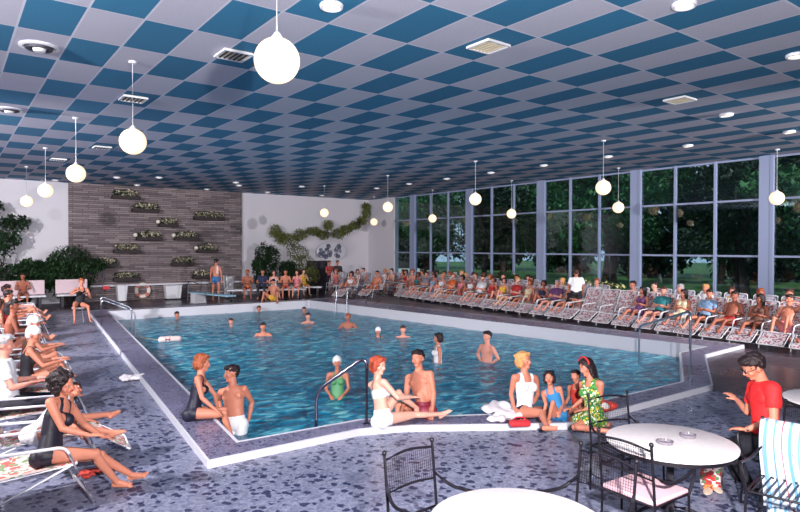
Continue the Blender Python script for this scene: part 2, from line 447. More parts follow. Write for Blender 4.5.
# skirt cells so the sheet reaches the walls
mb.add(vs_, fs_)
wo = mb.build('pool_water', M_WATER, None, True); tag(wo, 'turquoise rippling water filling the indoor swimming pool', 'water', kind='stuff')
wo2 = MB(); cxm = sum(p[0] for p in inner) / n; cym = sum(p[1] for p in inner) / n

# ceiling
struct(MB().box(((X0 + X_WIN + .4) / 2, (Y0 + Y_FAR + .4) / 2, CEIL + .1), (X_WIN + .4 - X0, Y_FAR + .4 - Y0, .2)), 'ceiling', M_CEIL)
# far wall: white / stone / white, with the stone slightly proud
struct(MB().box(((X0 + X_WIN) / 2, Y_FAR + .25, CEIL / 2), (X_WIN - X0 + .4, .3, CEIL)), 'wall_back', M_WHITE)
struct(MB().box(((4.2 + 11.85) / 2, Y_FAR + .05, CEIL / 2), (11.85 - 4.2, .12, CEIL)), 'wall_stone', M_STONE)
struct(MB().box((X_WIN + .1, (26.7 + Y_FAR) / 2 + .1, CEIL / 2), (.3, Y_FAR - 26.7 + .4, CEIL)), 'wall_right', M_WHITE)
M_TEAL = mat('muted grey green wall paint', (96, 104, 112), .85)
struct(MB().box((X0 - .1, (Y0 + Y_FAR) / 2, CEIL / 2), (.2, Y_FAR - Y0 + .8, CEIL)), 'wall_left', M_TEAL)
struct(MB().box(((X0 + X_WIN) / 2, Y0 - .1, CEIL / 2), (X_WIN - X0 + .8, .2, CEIL)), 'wall_front', M_TEAL)
# white ledge along the stone wall
struct(MB().box((8.6, Y_FAR - .12, .68), (7.9, .24, .07)), 'trim_1', M_KERB)
# window wall
SILL = .42
struct(MB().box((X_WIN + .1, 9.9, SILL / 2), (.24, 33.8, SILL)), 'wall_sill', M_FRAME)
struct(MB().box((X_WIN, 9.9, SILL + .02), (.34, 33.8, .05)), 'trim_2', M_FRAME)
POSTS = [25.0 - 4.255 * k + .0 for k in range(8)] 
wi = 0
for k in range(8):
    y1 = POSTS[k] ; y0 = y1 - 4.255
    struct(MB().box((X_WIN + .02, y1, CEIL / 2), (.26, .30, CEIL)).box((X_WIN - .05, y1 - .19, CEIL / 2), (.12, .10, CEIL)), 'window_post_%d' % (k + 1), M_FRAME)
def window(i, ya, yb, cuts):
    wr = tag(empty('window_%d' % i, (X_WIN, (ya + yb) / 2, SILL)), kind='structure')
    f = MB(); yc = (ya + yb) / 2
    for z in (2.12 - SILL, 3.82 - SILL, CEIL - SILL - .04, .03): f.box((0, 0, z), (.07, yb - ya, .06))
    for c in cuts: f.box((-.01, c - yc, (CEIL - SILL) / 2), (.10, .075, CEIL - SILL))
    for c in (ya, yb): f.box((0, c - yc, (CEIL - SILL) / 2), (.07, .06, CEIL - SILL))
    f.build('window_frame', M_FRAME, wr, False)
    MB().box((.01, 0, (CEIL - SILL) / 2), (.012, yb - ya, CEIL - SILL - .02)).build('window_glass', M_GLASS, wr, False)
for k in range(7):
    y1 = POSTS[k] - .15; y0 = POSTS[k + 1] + .15; L = (y1 - y0) / 3
    window(k + 2, y0, y1, [y0 + L, y0 + 2 * L])
window(1, POSTS[0] + .15, 26.65, [])

# ------------------------------------------------------------------ ceiling fittings
FURN = mat('white enamel', (214, 214, 224), .4)
ords = ['first', 'second', 'third', 'fourth', 'fifth', 'sixth', 'seventh', 'eighth', 'ninth', 'tenth', 'eleventh', 'twelfth', 'thirteenth', 'fourteenth', 'fifteenth', 'sixteenth', 'seventeenth', 'eighteenth', 'nineteenth', 'twentieth', 'twenty-first', 'twenty-second', 'twenty-third', 'twenty-fourth', 'twenty-fifth', 'twenty-sixth', 'twenty-seventh', 'twenty-eighth']
def pendant():
    t = empty('globe_pendant_lamp')
    MB().ell((0, 0, 0), .19, 32, 20).build('globe_shade', M_GLOBE, t)
    MB().lathe([(.0, .24), (.02, .235), (.045, .20), (.06, .175), (.02, .17)], 16).build('lamp_cap', FURN, t)
    return t
def stem(t, L): 
    MB().tube([(0, 0, .2), (0, 0, L)], .008, 6).build('stem', M_TUBE, t)
    MB().lathe([(.05, L - .03), (.06, L - .01), (.06, L)], 14).build('canopy', FURN, t)
rowdef = [('left', 2.24, 3.92, [4.72, 9.6, 14.48, 19.36, 24.24], .0), ('middle', 13.45, 3.90, [9.33, 14.0, 18.75, 23.57], 0), ('window', 18.45, 3.75, [7.25, 12.2, 17.1, 22.1, 27.0], 0)]
for nm, x, z, ys, _ in rowdef:
    for i, y in enumerate(ys):
        t = pendant(); t.location = (x, y, z); stem(t, CEIL - z)
        where = {'left': 'over the left pool edge', 'middle': 'over the window side of the pool', 'window': 'hanging close to the tall windows'}[nm]
        tag(t, 'lit globe pendant %s, %s nearest of its row' % (where, ords[i]), 'lamp', 'globe pendants ' + where)
DL = [(3.51, 5.99), (6.65, 3.58), (9.65, 3.56), (12.8, 5.99)] + [(15.83, 5.97 + 2.425 * k) for k in range(8)] + [(5.39, 25.64), (6.7, 24.63), (6.75, 28.2), (3.61, 28.2), (9.82, 28.2), (9.77, 24.52), (10.34, 25.61), (12.73, 27.9), (12.73, 24.3), (15.72, 27.8), (15.61, 25.1)]
for i, (x, y) in enumerate(DL):
    t = thing('ceiling_downlight', '', 'lamp', (x, y, CEIL))
    MB().lathe([(.125, 0), (.135, -.012), (.13, -.045), (.115, -.052), (.10, -.045), (.095, -.02), (.0, -.02)], 20).build('trim_ring', FURN, t)
    MB().lathe([(.096, -.015), (.092, -.040), (.0, -.052)], 16).build('lens', M_LAMP, t)
    if i < 4: lb = ['round white downlight at the top edge, right of the nearest globe pendant', 'round white downlight at the top edge above the middle of the windows', 'round white downlight cut by the right edge of the ceiling', 'round white downlight between the windows and the blank ceiling panel'][i]
    elif i < 12: lb = 'small round downlight in the row along the windows, %s counting from the right' % ords[i - 4]
    else: lb = 'small round downlight near the back wall, %s from the left' % ords[sorted(range(12, len(DL)), key=lambda q: (DL[q][0] * .8 - DL[q][1] * .6) / (DL[q][0] * .6 + DL[q][1] * .8)).index(i)]
    tag(t, lb, 'lamp', 'ceiling downlights')
M_PANEL = mat('cream access panel', (214, 202, 178), .5); M_DARK = mat('dark louvre', (52, 52, 66), .6)
for x, y, kind, lb in [(5.91, 5.91, 'p', 'cream rectangular ceiling grille set in a blue tile above the pool centre'), (10.85, 5.91, 'p', 'pale rectangular ceiling grille nearer the windows at right'), (3.30, 8.36, 'l', 'louvred ceiling grille just behind the nearest globe pendant'), (2.79, 11.93, 'l', 'louvred ceiling grille beside the stem of the second globe pendant'), (3.46, 18.25, 'l', 'small distant ceiling grille right of the third globe pendant'), (2.84, 21.56, 'l', 'most distant small ceiling grille left of the third globe pendant')]:
    t = thing('ceiling_grille', lb, 'vent', (x, y, CEIL), 0, 'rectangular ceiling grilles')
    MB().box((0, 0, -.01), (.40, .40, .02)).build('backing', M_PANEL, t, False)
    f = MB()
    for a, b, c, d in ((0, .2, .42, .03), (0, -.2, .42, .03), (.2, 0, .03, .42), (-.2, 0, .03, .42)): f.box((a, b, -.025), (c, d, .03))
    f.build('frame', FURN, t, False)
    f = MB()
    for k in range(5): f.box((-.14 + .07 * k, 0, -.03), (.022, .37, .012))
    f.build('slats', M_DARK if kind == 'l' else M_PANEL, t, False)
for x, y, lb in [(1.05, 9.64, 'large round ceiling air diffuser in a pale tile at upper left'), (1.04, 14.38, 'smaller looking round air diffuser further back at the left edge')]:
    t = thing('air_diffuser', lb, 'vent', (x, y, CEIL), 0, 'round air diffusers')
    MB().lathe([(.24, 0), (.25, -.02), (.20, -.03), (.19, 0)], 28).build('outer_ring', FURN, t)
    MB().lathe([(.18, 0), (.16, -.05), (.12, -.05), (.12, 0)], 28).build('middle_ring', M_DARK, t)
    MB().lathe([(.10, 0), (.07, -.08), (.0, -.085)], 24).build('centre_cone', FURN, t)
#PART2
# ------------------------------------------------------------------ people
BONES_LIMB = ['uaL', 'faL', 'haL', 'uaR', 'faR', 'haR', 'thL', 'shL', 'ftL', 'thR', 'shR', 'ftR', 'head']
def nv(v): return Vector(v).normalized()
def solve_pose(P):
    """P: dict with s (stature scale), up/chest/neck directions, facing, limb directions. Returns joints (root-local)."""
    s = P['s']; J = {}
    pel = Vector(P.get('pel', (0, 0, .95 * s))); J['pel'] = pel
    up1 = nv(P.get('up', (0, 0, 1))); up2 = nv(P.get('chest', up1)); up3 = nv(P.get('neck', up2))
    J['waist'] = pel + up1 * .19 * s; J['chest'] = J['waist'] + nv(up1 + up2) * .17 * s; J['nb'] = J['chest'] + up2 * .16 * s
    J['head'] = J['nb'] + up3 * .165 * s
    pf = Vector(P.get('face', (1, 0, 0))); cf = Vector(P.get('cface', pf)); hf = Vector(P.get('hface', cf))
    def fr(up, f):
        l = up.cross(f).normalized(); return l, l.cross(up).normalized()
    lp, fp = fr(up1, pf); lc, fc = fr(up2, cf); lh, fh = fr(up3, hf)
    J['lp'], J['fp'], J['lc'], J['fc'], J['lh'], J['fh'] = lp, fp, lc, fc, lh, fh; J['uh'] = fh.cross(lh).normalized()
    J['up1'], J['up2'] = up1, up2
    sw = P.get('sw', .175) * s; hw = .088 * s
    for sd, sgn in (('L', 1), ('R', -1)):
        J['sh' + sd] = J['nb'] - up2 * .045 * s + lc * sgn * sw + Vector(P.get('shoff' + sd, (0, 0, 0)))
        J['hip' + sd] = pel + lp * sgn * hw
        def chain(a, l1, l2, spec, k1, k2):
            if spec[0] == 'to':
                T = Vector(spec[1]); pole = Vector(spec[2]); d = T - a; D = min(d.length, (l1 + l2) * .995); d.normalize()
                x = (l1 * l1 - l2 * l2 + D * D) / (2 * D); hgt = math.sqrt(max(0, l1 * l1 - x * x))
                pp = (pole - d * pole.dot(d)); pp = pp.normalized() if pp.length > 1e-4 else Vector((0, 0, 0))
                m = a + d * x + pp * hgt; return m, a + d * D
            m = a + nv(spec[0]) * l1; return m, m + nv(spec[1]) * l2
        sp = P.get('arm' + sd, ((.05, sgn * .12, -1), (.15, 0, -1)))
        J['el' + sd], J['wr' + sd] = chain(J['sh' + sd], .275 * s, .245 * s, sp, 0, 0)
        fd = (J['wr' + sd] - J['el' + sd]).normalized()
        J['hd' + sd] = nv(P.get('hand' + sd, fd)); J['pn' + sd] = Vector(P.get('palm' + sd, (0, 0, -1)))
        sp = P.get('leg' + sd, ((0, 0, -1), (0, 0, -1)))
        J['kn' + sd], J['an' + sd] = chain(J['hip' + sd], .43 * s, .42 * s, sp, 0, 0)
        sd_ = (J['an' + sd] - J['kn' + sd]).normalized()
        f = P.get('foot' + sd)
        if f is None:
            q = fp - sd_ * fp.dot(sd_)
            if q.length < .3: q = Vector((0, 0, 1)) - sd_ * sd_.z
            f = q.normalized() * .9 + sd_ * .35
        J['ft' + sd] = nv(f); J['toe' + sd] = J['an' + sd] + J['ft' + sd] * .155 * s
    return J

def body_parts(J, s, sex, fat=1.0, detail=False, child=False):
    mb = MB(); lp, fp, lc, fc, lh, fh, uh = J['lp'], J['fp'], J['lc'], J['fc'], J['lh'], J['fh'], J['uh']
    u1, u2 = J['up1'], J['up2']; w = fat; fem = sex == 'f'
    pw = (.158 if fem else .148) * s * w; cw = (.142 if fem else .165) * s * w; ww = (.118 if fem else .136) * s * w
    mb.ell(J['pel'] + u1 * .02 * s, (fp.length and .105 * s * w, pw, .115 * s), 20, 12, (fp, lp, u1))
    mb.cap(J['pel'] + u1 * .04 * s, pw * .93, J['waist'], ww, 20, fp, .70)
    mb.cap(J['waist'], ww, J['chest'], cw * .94, 20, fc, .68)
    mb.cap(J['chest'], cw * .96, J['nb'] - u2 * .10 * s, cw * .92, 20, fc, .64)
    mb.ell(J['nb'] - u2 * .05 * s, (.07 * s, cw * .95, .062 * s), 18, 10, (fc, lc, u2))
    for sgn in (1, -1):
        mb.ell(J['pel'] - fp * .055 * s + lp * sgn * .07 * s - u1 * .03 * s, (.085 * s * w, .082 * s * w, .09 * s), 14, 10, (fp, lp, u1))
        if fem and not child: mb.ell(J['chest'] + fc * .085 * s + lc * sgn * .068 * s - u2 * .012 * s, (.052 * s, .058 * s, .058 * s), 14, 10, (fc, lc, u2))
        elif not child: mb.ell(J['chest'] + fc * .060 * s + lc * sgn * .072 * s + u2 * .03 * s, (.034 * s, .078 * s, .055 * s), 14, 10, (fc, lc, u2))
    hb = J['head'] 
    mb.cap(J['nb'] - u2 * .03 * s, .062 * s, hb - uh * .05 * s - fh * .012 * s, .052 * s if not fem else .046 * s, 16)
    for sd, sgn in (('L', 1), ('R', -1)):
        mb.cap(J['nb'] - u2 * .03 * s + lc * sgn * .05 * s, .048 * s, J['sh' + sd] - lc * sgn * .01 * s, .052 * s, 14)
        k = .90 if fem else 1.0
        sh, el, wr = J['sh' + sd], J['el' + sd], J['wr' + sd]
        mb.cap(sh, .053 * s * k, sh.lerp(el, .5), .047 * s * k * w, 14); mb.cap(sh.lerp(el, .5), .046 * s * k * w, el, .036 * s * k, 14)
        mb.cap(el, .037 * s * k, el.lerp(wr, .3), .038 * s * k, 14); mb.cap(el.lerp(wr, .3), .038 * s * k, wr, .024 * s * k, 14)
        # hand
        hd = J['hd' + sd]; pn = J['pn' + sd] - hd * J['pn' + sd].dot(hd); pn = pn.normalized() if pn.length > .1 else basis(hd)[0]
        side = hd.cross(pn) * (-sgn)     # towards the thumb
        pc = wr + hd * .05 * s
        mb.cap(wr, .024 * s, pc, .030 * s, 12, pn, .55); mb.cap(pc + side * .016 * s, .020 * s, pc + side * .018 * s + hd * .04 * s, .014 * s, 10, pn, .8)
        mb.cap(pc - side * .016 * s, .020 * s, pc - side * .020 * s + hd * .036 * s, .014 * s, 10, pn, .8); mb.cap(pc, .022 * s, pc + hd * .042 * s, .015 * s, 10, pn, .8)
        curl = .55
        for q, (o, L) in enumerate(((.030, .068), (.011, .077), (-.009, .072), (-.028, .056))):
            b0 = pc + side * o * s + hd * .036 * s; sp = side * (o * .9)
            d1 = (hd + sp * 3 + pn * .25 * curl).normalized(); b1 = b0 + d1 * L * .5 * s
            d2 = (hd + sp * 3 + pn * 1.0 * curl).normalized(); b2 = b1 + d2 * L * .32 * s; d3 = (hd * .8 + pn * 1.5 * curl).normalized(); b3 = b2 + d3 * L * .24 * s
            r = .0088 * s + (0 if detail else .0014)
            mb.cap(b0, r * 1.1, b1, r, 8); mb.cap(b1, r, b2, r * .92, 8); mb.cap(b2, r * .92, b3, r * .8, 8)
        t0 = wr + hd * .022 * s + side * .020 * s; t1 = t0 + (side * .8 + hd * .75 + pn * .35).normalized() * .042 * s; t2 = t1 + (side * .25 + hd * 1 + pn * .5).normalized() * .034 * s
        mb.cap(t0, .014 * s, t1, .0115 * s, 8); mb.cap(t1, .0115 * s, t2, .009 * s, 8)
        # leg
        hp, kn, an = J['hip' + sd], J['kn' + sd], J['an' + sd]
        mb.cap(hp, .086 * s * w, hp.lerp(kn, .45), .074 * s * w, 16); mb.cap(hp.lerp(kn, .45), .074 * s * w, kn, .050 * s, 16)
        sdir = (an - kn).normalized(); td = (kn - hp).normalized(); back = (td * 1.0 - sdir * td.dot(sdir)); 
        back = -(J['fp'] - sdir * J['fp'].dot(sdir)) if back.length < .25 else -back * -1
        back = back.normalized() if back.length > .01 else basis(sdir)[0]
        # calf sits on the side the knee closes towards
        cb = ((hp - kn).normalized() - sdir * (hp - kn).normalized().dot(sdir)); cb = cb.normalized() if cb.length > .2 else (-J['ft' + sd] + sdir * J['ft' + sd].dot(sdir)).normalized()
        mb.ell(kn - cb * .012 * s, .047 * s, 12, 8)
        mb.cap(kn, .046 * s, an, .030 * s, 14); mb.cap(kn.lerp(an, .2) + cb * .016 * s, .040 * s, kn.lerp(an, .42) + cb * .014 * s, .040 * s, 14); mb.cap(kn.lerp(an, .42) + cb * .012 * s, .038 * s, an, .029 * s, 12)
        ft = J['ft' + sd]; sole = (sdir - ft * sdir.dot(ft)); sole = sole.normalized() if sole.length > .2 else basis(ft)[0]; lat = ft.cross(sole)
        heel = an - ft * .035 * s + sole * .030 * s; ball = an + ft * .115 * s + sole * .042 * s
        mb.ell(heel, .031 * s, 12, 8); mb.cap(an, .030 * s, an.lerp(ball, .6), .027 * s, 12); mb.cap(heel, .028 * s, ball, .026 * s, 12, lat, 1.25)
        mb.cap(ball + lat * .014 * s, .019 * s, ball - lat * .014 * s, .021 * s, 10)
        for q in range(5):
            o = (.027 - .0135 * q); b = ball + lat * o * s * (-sgn) * -1; L = (.034 if q in (0,) else .030 - .003 * q)
            r = (.0125 if q == 0 else .0085) * s
            mb.cap(b, r, b + (ft + sole * .12) * L * s, r * .9, 8)
    # head
    k = s * (1.2 if child else 1.09); c = hb + uh * .030 * k
    mb.ell(c + uh * .022 * k - fh * .012 * k, (.094 * k, .076 * k, .088 * k), 20, 14, (fh, lh, uh))
    mb.cap(c - uh * .02 * k + fh * .018 * k, .066 * k, c - uh * .075 * k + fh * .035 * k, .040 * k, 16, lh, .92)
    mb.ell(c - uh * .093 * k + fh * .060 * k, (.020 * k, .022 * k, .017 * k), 10, 8, (fh, lh, uh))       # chin
    for sgn in (1, -1):
        mb.ell(c - uh * .03 * k + fh * .050 * k + lh * sgn * .038 * k, (.026 * k, .024 * k, .024 * k), 10, 8, (fh, lh, uh))   # cheek
        mb.ell(c + uh * .018 * k + fh * .070 * k + lh * sgn * .028 * k, (.014 * k, .022 * k, .009 * k), 10, 8, (fh, lh, uh))   # brow ridge
        mb.ell(c - uh * .012 * k - fh * .008 * k + lh * sgn * .076 * k, (.018 * k, .008 * k, .030 * k), 10, 8, (fh, lh, uh))   # ear
        mb.ell(c - uh * .036 * k + fh * .088 * k + lh * sgn * .010 * k, (.009 * k, .008 * k, .007 * k), 8, 6, (fh, lh, uh))    # nostril wing
    mb.cap(c + uh * .008 * k + fh * .078 * k, .009 * k, c - uh * .030 * k + fh * .098 * k, .0115 * k, 10)                      # nose
    mb.cap(c - uh * .058 * k + fh * .074 * k + lh * .016 * k, .010 * k, c - uh * .058 * k + fh * .074 * k - lh * .016 * k, .010 * k, 8)
    return mb, c, k

def remeshed(mb, name, vox, smooth=3, fac=.6, disp=0, dscale=20, dvec=None):
    me = mb.mesh(name); o = bpy.data.objects.new(name, me); COL.objects.link(o)
    m = o.modifiers.new('r', 'REMESH'); m.mode = 'VOXEL'; m.voxel_size = vox; m.adaptivity = 0
    if smooth:
        q = o.modifiers.new('s', 'SMOOTH'); q.factor = fac; q.iterations = smooth
    dg = bpy.context.evaluated_depsgraph_get()
    me2 = bpy.data.meshes.new_from_object(o.evaluated_get(dg)); me2.name = name
    bpy.data.objects.remove(o); bpy.data.meshes.remove(me)
    if disp:
        n = len(me2.vertices); co = np.empty(n * 3, np.float32); me2.vertices.foreach_get('co', co); co = co.reshape(-1, 3)
        nr = np.empty(n * 3, np.float32); me2.vertices.foreach_get('normal', nr); nr = nr.reshape(-1, 3)
        for i in range(n):
            p = Vector(co[i].tolist()); q = p * dscale
            if dvec is not None: q = q - Vector(dvec) * (q.dot(Vector(dvec)) * .75)
            co[i] += nr[i] * disp * noise.noise(q)
        me2.vertices.foreach_set('co', co.ravel())
    me2.polygons.foreach_set('use_smooth', [True] * len(me2.polygons)); me2.update()
    return me2

def seg_dist(P, a, b, ra, rb):
    a = np.array(a); b = np.array(b); d = b - a; L = (d * d).sum(); t = ((P - a) @ d) / max(L, 1e-9); tc = np.clip(t, 0, 1)
    q = a + tc[:, None] * d; return np.linalg.norm(P - q, axis=1) - (ra + (rb - ra) * tc), t
def classify(P, J, s):
    out = {}; segs = []
    for sd in 'LR':
        segs += [('ua' + sd, J['sh' + sd], J['el' + sd], .05, .038), ('fa' + sd, J['el' + sd], J['wr' + sd], .038, .025), ('ha' + sd, J['wr' + sd], J['wr' + sd] + J['hd' + sd] * .16 * s, .03, .03),
                 ('th' + sd, J['hip' + sd], J['kn' + sd], .082, .05), ('sh' + sd, J['kn' + sd], J['an' + sd], .05, .032), ('ft' + sd, J['an' + sd], J['toe' + sd], .04, .03)]
    c = J['head'] + J['uh'] * .03 * s
    segs += [('head', J['nb'] + J['up2'] * .04 * s, c + J['uh'] * .02 * s, .045, .09)]
    tor = [J['pel'] - J['up1'] * .06 * s, J['pel'], J['waist'], J['chest'], J['nb']]; rr = [.15, .15, .13, .155, .13]
    names = [x[0] for x in segs] + ['torso']; D = []; T = []
    for nme, a, b, ra, rb in segs:
        d, t = seg_dist(P, a, b, ra * s, rb * s); D.append(d); T.append(t)
    best = None; cum = -.06 * s
    for i in range(4):
        a = np.array(tor[i]); dd = np.array(tor[i + 1]) - a; L = (tor[i + 1] - tor[i]).length; t = ((P - a) @ dd) / (L * L); tc = np.clip(t, 0, 1)
        v = P - (a + tc[:, None] * dd); fcv = np.array(J['fc']); fs_ = v @ fcv; v = v + (fs_ * .45)[:, None] * fcv; d = np.linalg.norm(v, axis=1) - (rr[i] + (rr[i + 1] - rr[i]) * tc) * s
        u = cum + np.clip(t, 0 if i else -1, 1 if i < 3 else 1.3) * L; cum += L
        if best is None: best = d; U = u
        else:
            m = d < best; best = np.where(m, d, best); U = np.where(m, u, U)
    D.append(best); T.append(U / (.52 * s))
    D = np.array(D); T = np.array(T); k = D.argmin(0)
    lab = np.array(names)[k]; t = T[k, np.arange(len(P))]
    c0 = np.array(J['chest']); lat = (P - c0) @ np.array(J['lc']) / s; fr = (P - c0) @ np.array(J['fc']) / s
    # limb proximity of the torso, for clean arm holes
    return dict(lab=lab, t=t, u=U / (.52 * s), lat=lat, fr=fr, hl=(P - np.array(J['pel'])) @ np.array(J['lp']) / s)

def g_swimsuit(c):
    th = np.char.startswith(c['lab'], 'th')
    low = (c['u'] < .80) & (c['lab'] == 'torso'); strap = (c['lab'] == 'torso') & (c['u'] < 1.05) & (np.abs(np.abs(c['lat']) - .075) < .018)
    return low | strap | (th & (c['t'] < .13))
def g_tank(c): 
    low = (c['u'] < .80) & (c['lab'] == 'torso'); strap = (c['lab'] == 'torso') & (c['u'] < 1.05) & (np.abs(np.abs(c['lat']) - .085) < .028)
    return (low & (c['u'] > .02)) | strap
def g_trunks(c): return ((c['lab'] == 'torso') & (c['u'] < .22)) | (np.char.startswith(c['lab'], 'th') & (c['t'] < .34))
def g_shorts(c): return ((c['lab'] == 'torso') & (c['u'] < .30)) | (np.char.startswith(c['lab'], 'th') & (c['t'] < .55))
def g_top(c): return (c['lab'] == 'torso') & (c['u'] > .54) & (c['u'] < .74)
def g_bottom(c): return ((c['lab'] == 'torso') & (c['u'] < .26)) | (np.char.startswith(c['lab'], 'th') & (c['t'] < .13))
def g_shirt(c): return ((c['lab'] == 'torso') & (c['u'] > .03) & (c['u'] < 1.04)) | (np.char.startswith(c['lab'], 'ua') & (c['t'] < .62))
def g_longshirt(c): return ((c['lab'] == 'torso') & (c['u'] > .0) & (c['u'] < 1.04)) | np.char.startswith(c['lab'], 'ua') | (np.char.startswith(c['lab'], 'fa') & (c['t'] < .88))
def g_dress(c): return ((c['lab'] == 'torso') & ((c['u'] < .84) | ((c['u'] < 1.05) & (np.abs(np.abs(c['lat']) - .085) < .04)))) | (np.char.startswith(c['lab'], 'th') & (c['t'] < .72))
def g_trousers(c): return ((c['lab'] == 'torso') & (c['u'] < .26)) | np.char.startswith(c['lab'], 'th') | (np.char.startswith(c['lab'], 'sh') & (c['t'] < .93))
def g_shoes(c): return np.char.startswith(c['lab'], 'ft') | (np.char.startswith(c['lab'], 'sh') & (c['t'] > 1.0))

def mesh_arrays(me):
    n = len(me.vertices); co = np.empty(n * 3); me.vertices.foreach_get('co', co); nr = np.empty(n * 3); me.vertices.foreach_get('normal', nr)
    nl = len(me.loops); lv = np.empty(nl, int); me.loops.foreach_get('vertex_index', lv); return co.reshape(-1, 3), nr.reshape(-1, 3), lv
def garment(me, C, pred, off, name, s, wrinkle=0):
    co, nr, lv = mesh_arrays(me); ok = pred(C)
    n4 = len(lv) // 4
    if len(lv) != n4 * 4 or any(p.loop_total != 4 for p in me.polygons[:3]): pass
    faces = [tuple(p.vertices) for p in me.polygons]
    F = np.array([f if len(f) == 4 else (*f, f[-1]) for f in faces])
    keep = ok[F].sum(1) >= 3
    F = F[keep]
    if len(F) == 0: return None
    used = np.unique(F); ins = np.zeros(len(co), bool); ins[used] = True
    outf = np.array([f if len(f) == 4 else (*f, f[-1]) for f in faces])[~keep]
    bd = np.zeros(len(co), bool); bd[np.unique(outf)] = True
    bd &= ins
    # smooth the hem line a little
    P = co.copy(); o = np.where(bd, off * .55, off)
    if wrinkle:
        for i in used:
            q = Vector((P[i] * 9).tolist()); o[i] += wrinkle * (noise.noise(q) + .5 * noise.noise(q * 2.3)) * (0.3 if bd[i] else 1)
    P = P + nr * o[:, None]
    e = np.concatenate([F[:, [0, 1]], F[:, [1, 2]], F[:, [2, 3]], F[:, [3, 0]]]); e = e[bd[e].all(1) & (e[:, 0] != e[:, 1])]
    for _ in range(4):
        A = np.zeros_like(P); N = np.zeros(len(P)); np.add.at(A, e[:, 0], P[e[:, 1]]); np.add.at(N, e[:, 0], 1); np.add.at(A, e[:, 1], P[e[:, 0]]); np.add.at(N, e[:, 1], 1)
        m = N > 0; P[m] = P[m] * .5 + A[m] / N[m][:, None] * .5
    mp = -np.ones(len(co), int); mp[used] = np.arange(len(used)); F2_ = mp[F]
    m2 = bpy.data.meshes.new(name); m2.from_pydata(P[used].tolist(), [], [tuple(dict.fromkeys(f)) for f in F2_.tolist()])
    m2.polygons.foreach_set('use_smooth', [True] * len(m2.polygons)); m2.update(); return m2

SKINS = {'fair': (222, 168, 150), 'tan': (196, 124, 102), 'pink': (216, 148, 132), 'brown': (160, 94, 76)}
def skin(n): return mat('skin ' + n, SKINS[n], .5, vary=.08, vscale=5, spec=.35)
HAIRC = {'dark': (34, 22, 26), 'brown': (72, 42, 34), 'auburn': (150, 76, 46), 'blond': (206, 150, 96), 'grey': (170, 164, 168), 'red': (170, 70, 46)}
def hairm(n): return mat('hair ' + n, HAIRC[n], .5, bump=.5, bscale=70, spec=.4)
def hair_mesh(style, J, c, k, vox, name):
    lh, fh, uh = J['lh'], J['fh'], J['uh']; mb = MB(); ax = (fh, lh, uh); up2 = J['up2']
    if style == 'bald':
        mb.ell(c - uh * .0 * k - fh * .045 * k, (.062 * k, .082 * k, .05 * k), 16, 10, ax)
    elif style == 'short':
        mb.ell(c + uh * .038 * k - fh * .024 * k, (.093 * k, .083 * k, .084 * k), 18, 12, ax); mb.ell(c + uh * .0 * k - fh * .047 * k, (.054 * k, .073 * k, .056 * k), 16, 10, ax)
        mb.ell(c + uh * .078 * k + fh * .036 * k, (.056 * k, .066 * k, .036 * k), 14, 10, ax)
    elif style == 'cap':
        mb.ell(c + uh * .036 * k - fh * .014 * k, (.101 * k, .084 * k, .088 * k), 20, 12, ax); mb.ell(c - uh * .012 * k - fh * .046 * k, (.062 * k, .080 * k, .068 * k), 16, 10, ax)
        mb.ell(c + uh * .126 * k - fh * .01 * k, .012 * k, 10, 6)
    elif style == 'bob':
        mb.ell(c + uh * .038 * k - fh * .024 * k, (.098 * k, .094 * k, .092 * k), 20, 12, ax); mb.ell(c - uh * .02 * k - fh * .055 * k, (.070 * k, .092 * k, .085 * k), 16, 10, ax)
        for sg_ in (1, -1): mb.ell(c - uh * .025 * k - fh * .01 * k + lh * sg_ * .078 * k, (.046 * k, .024 * k, .068 * k), 12, 8, ax); mb.ell(c + uh * .085 * k + fh * .05 * k + lh * sg_ * .03 * k, (.034 * k, .036 * k, .026 * k), 10, 8, ax)
        for q in range(9):
            a = q * 40; mb.ell(c + uh * (.02 + .07 * math.sin(a)) * k - fh * (.05 + .03 * math.cos(a)) * k + lh * .06 * math.cos(a * 1.7) * k, .038 * k, 10, 6)
    elif style == 'long':
        mb.ell(c + uh * .038 * k - fh * .026 * k, (.100 * k, .095 * k, .094 * k), 20, 12, ax)
        for q in range(5): mb.ell(c - uh * (.02 + .045 * q) * k - fh * (.062 - .004 * q) * k, (.062 * k, (.096 - .004 * q) * k, .06 * k), 14, 8, ax)
        for sg_ in (1, -1): mb.ell(c - uh * .05 * k - fh * .012 * k + lh * sg_ * .080 * k, (.046 * k, .026 * k, .10 * k), 12, 8, ax); mb.ell(c + uh * .085 * k + fh * .045 * k + lh * sg_ * .03 * k, (.034 * k, .036 * k, .026 * k), 10, 8, ax)
    return remeshed(mb, name, vox, 2, .5, .0 if style == 'cap' else .012 * k, 34, None)

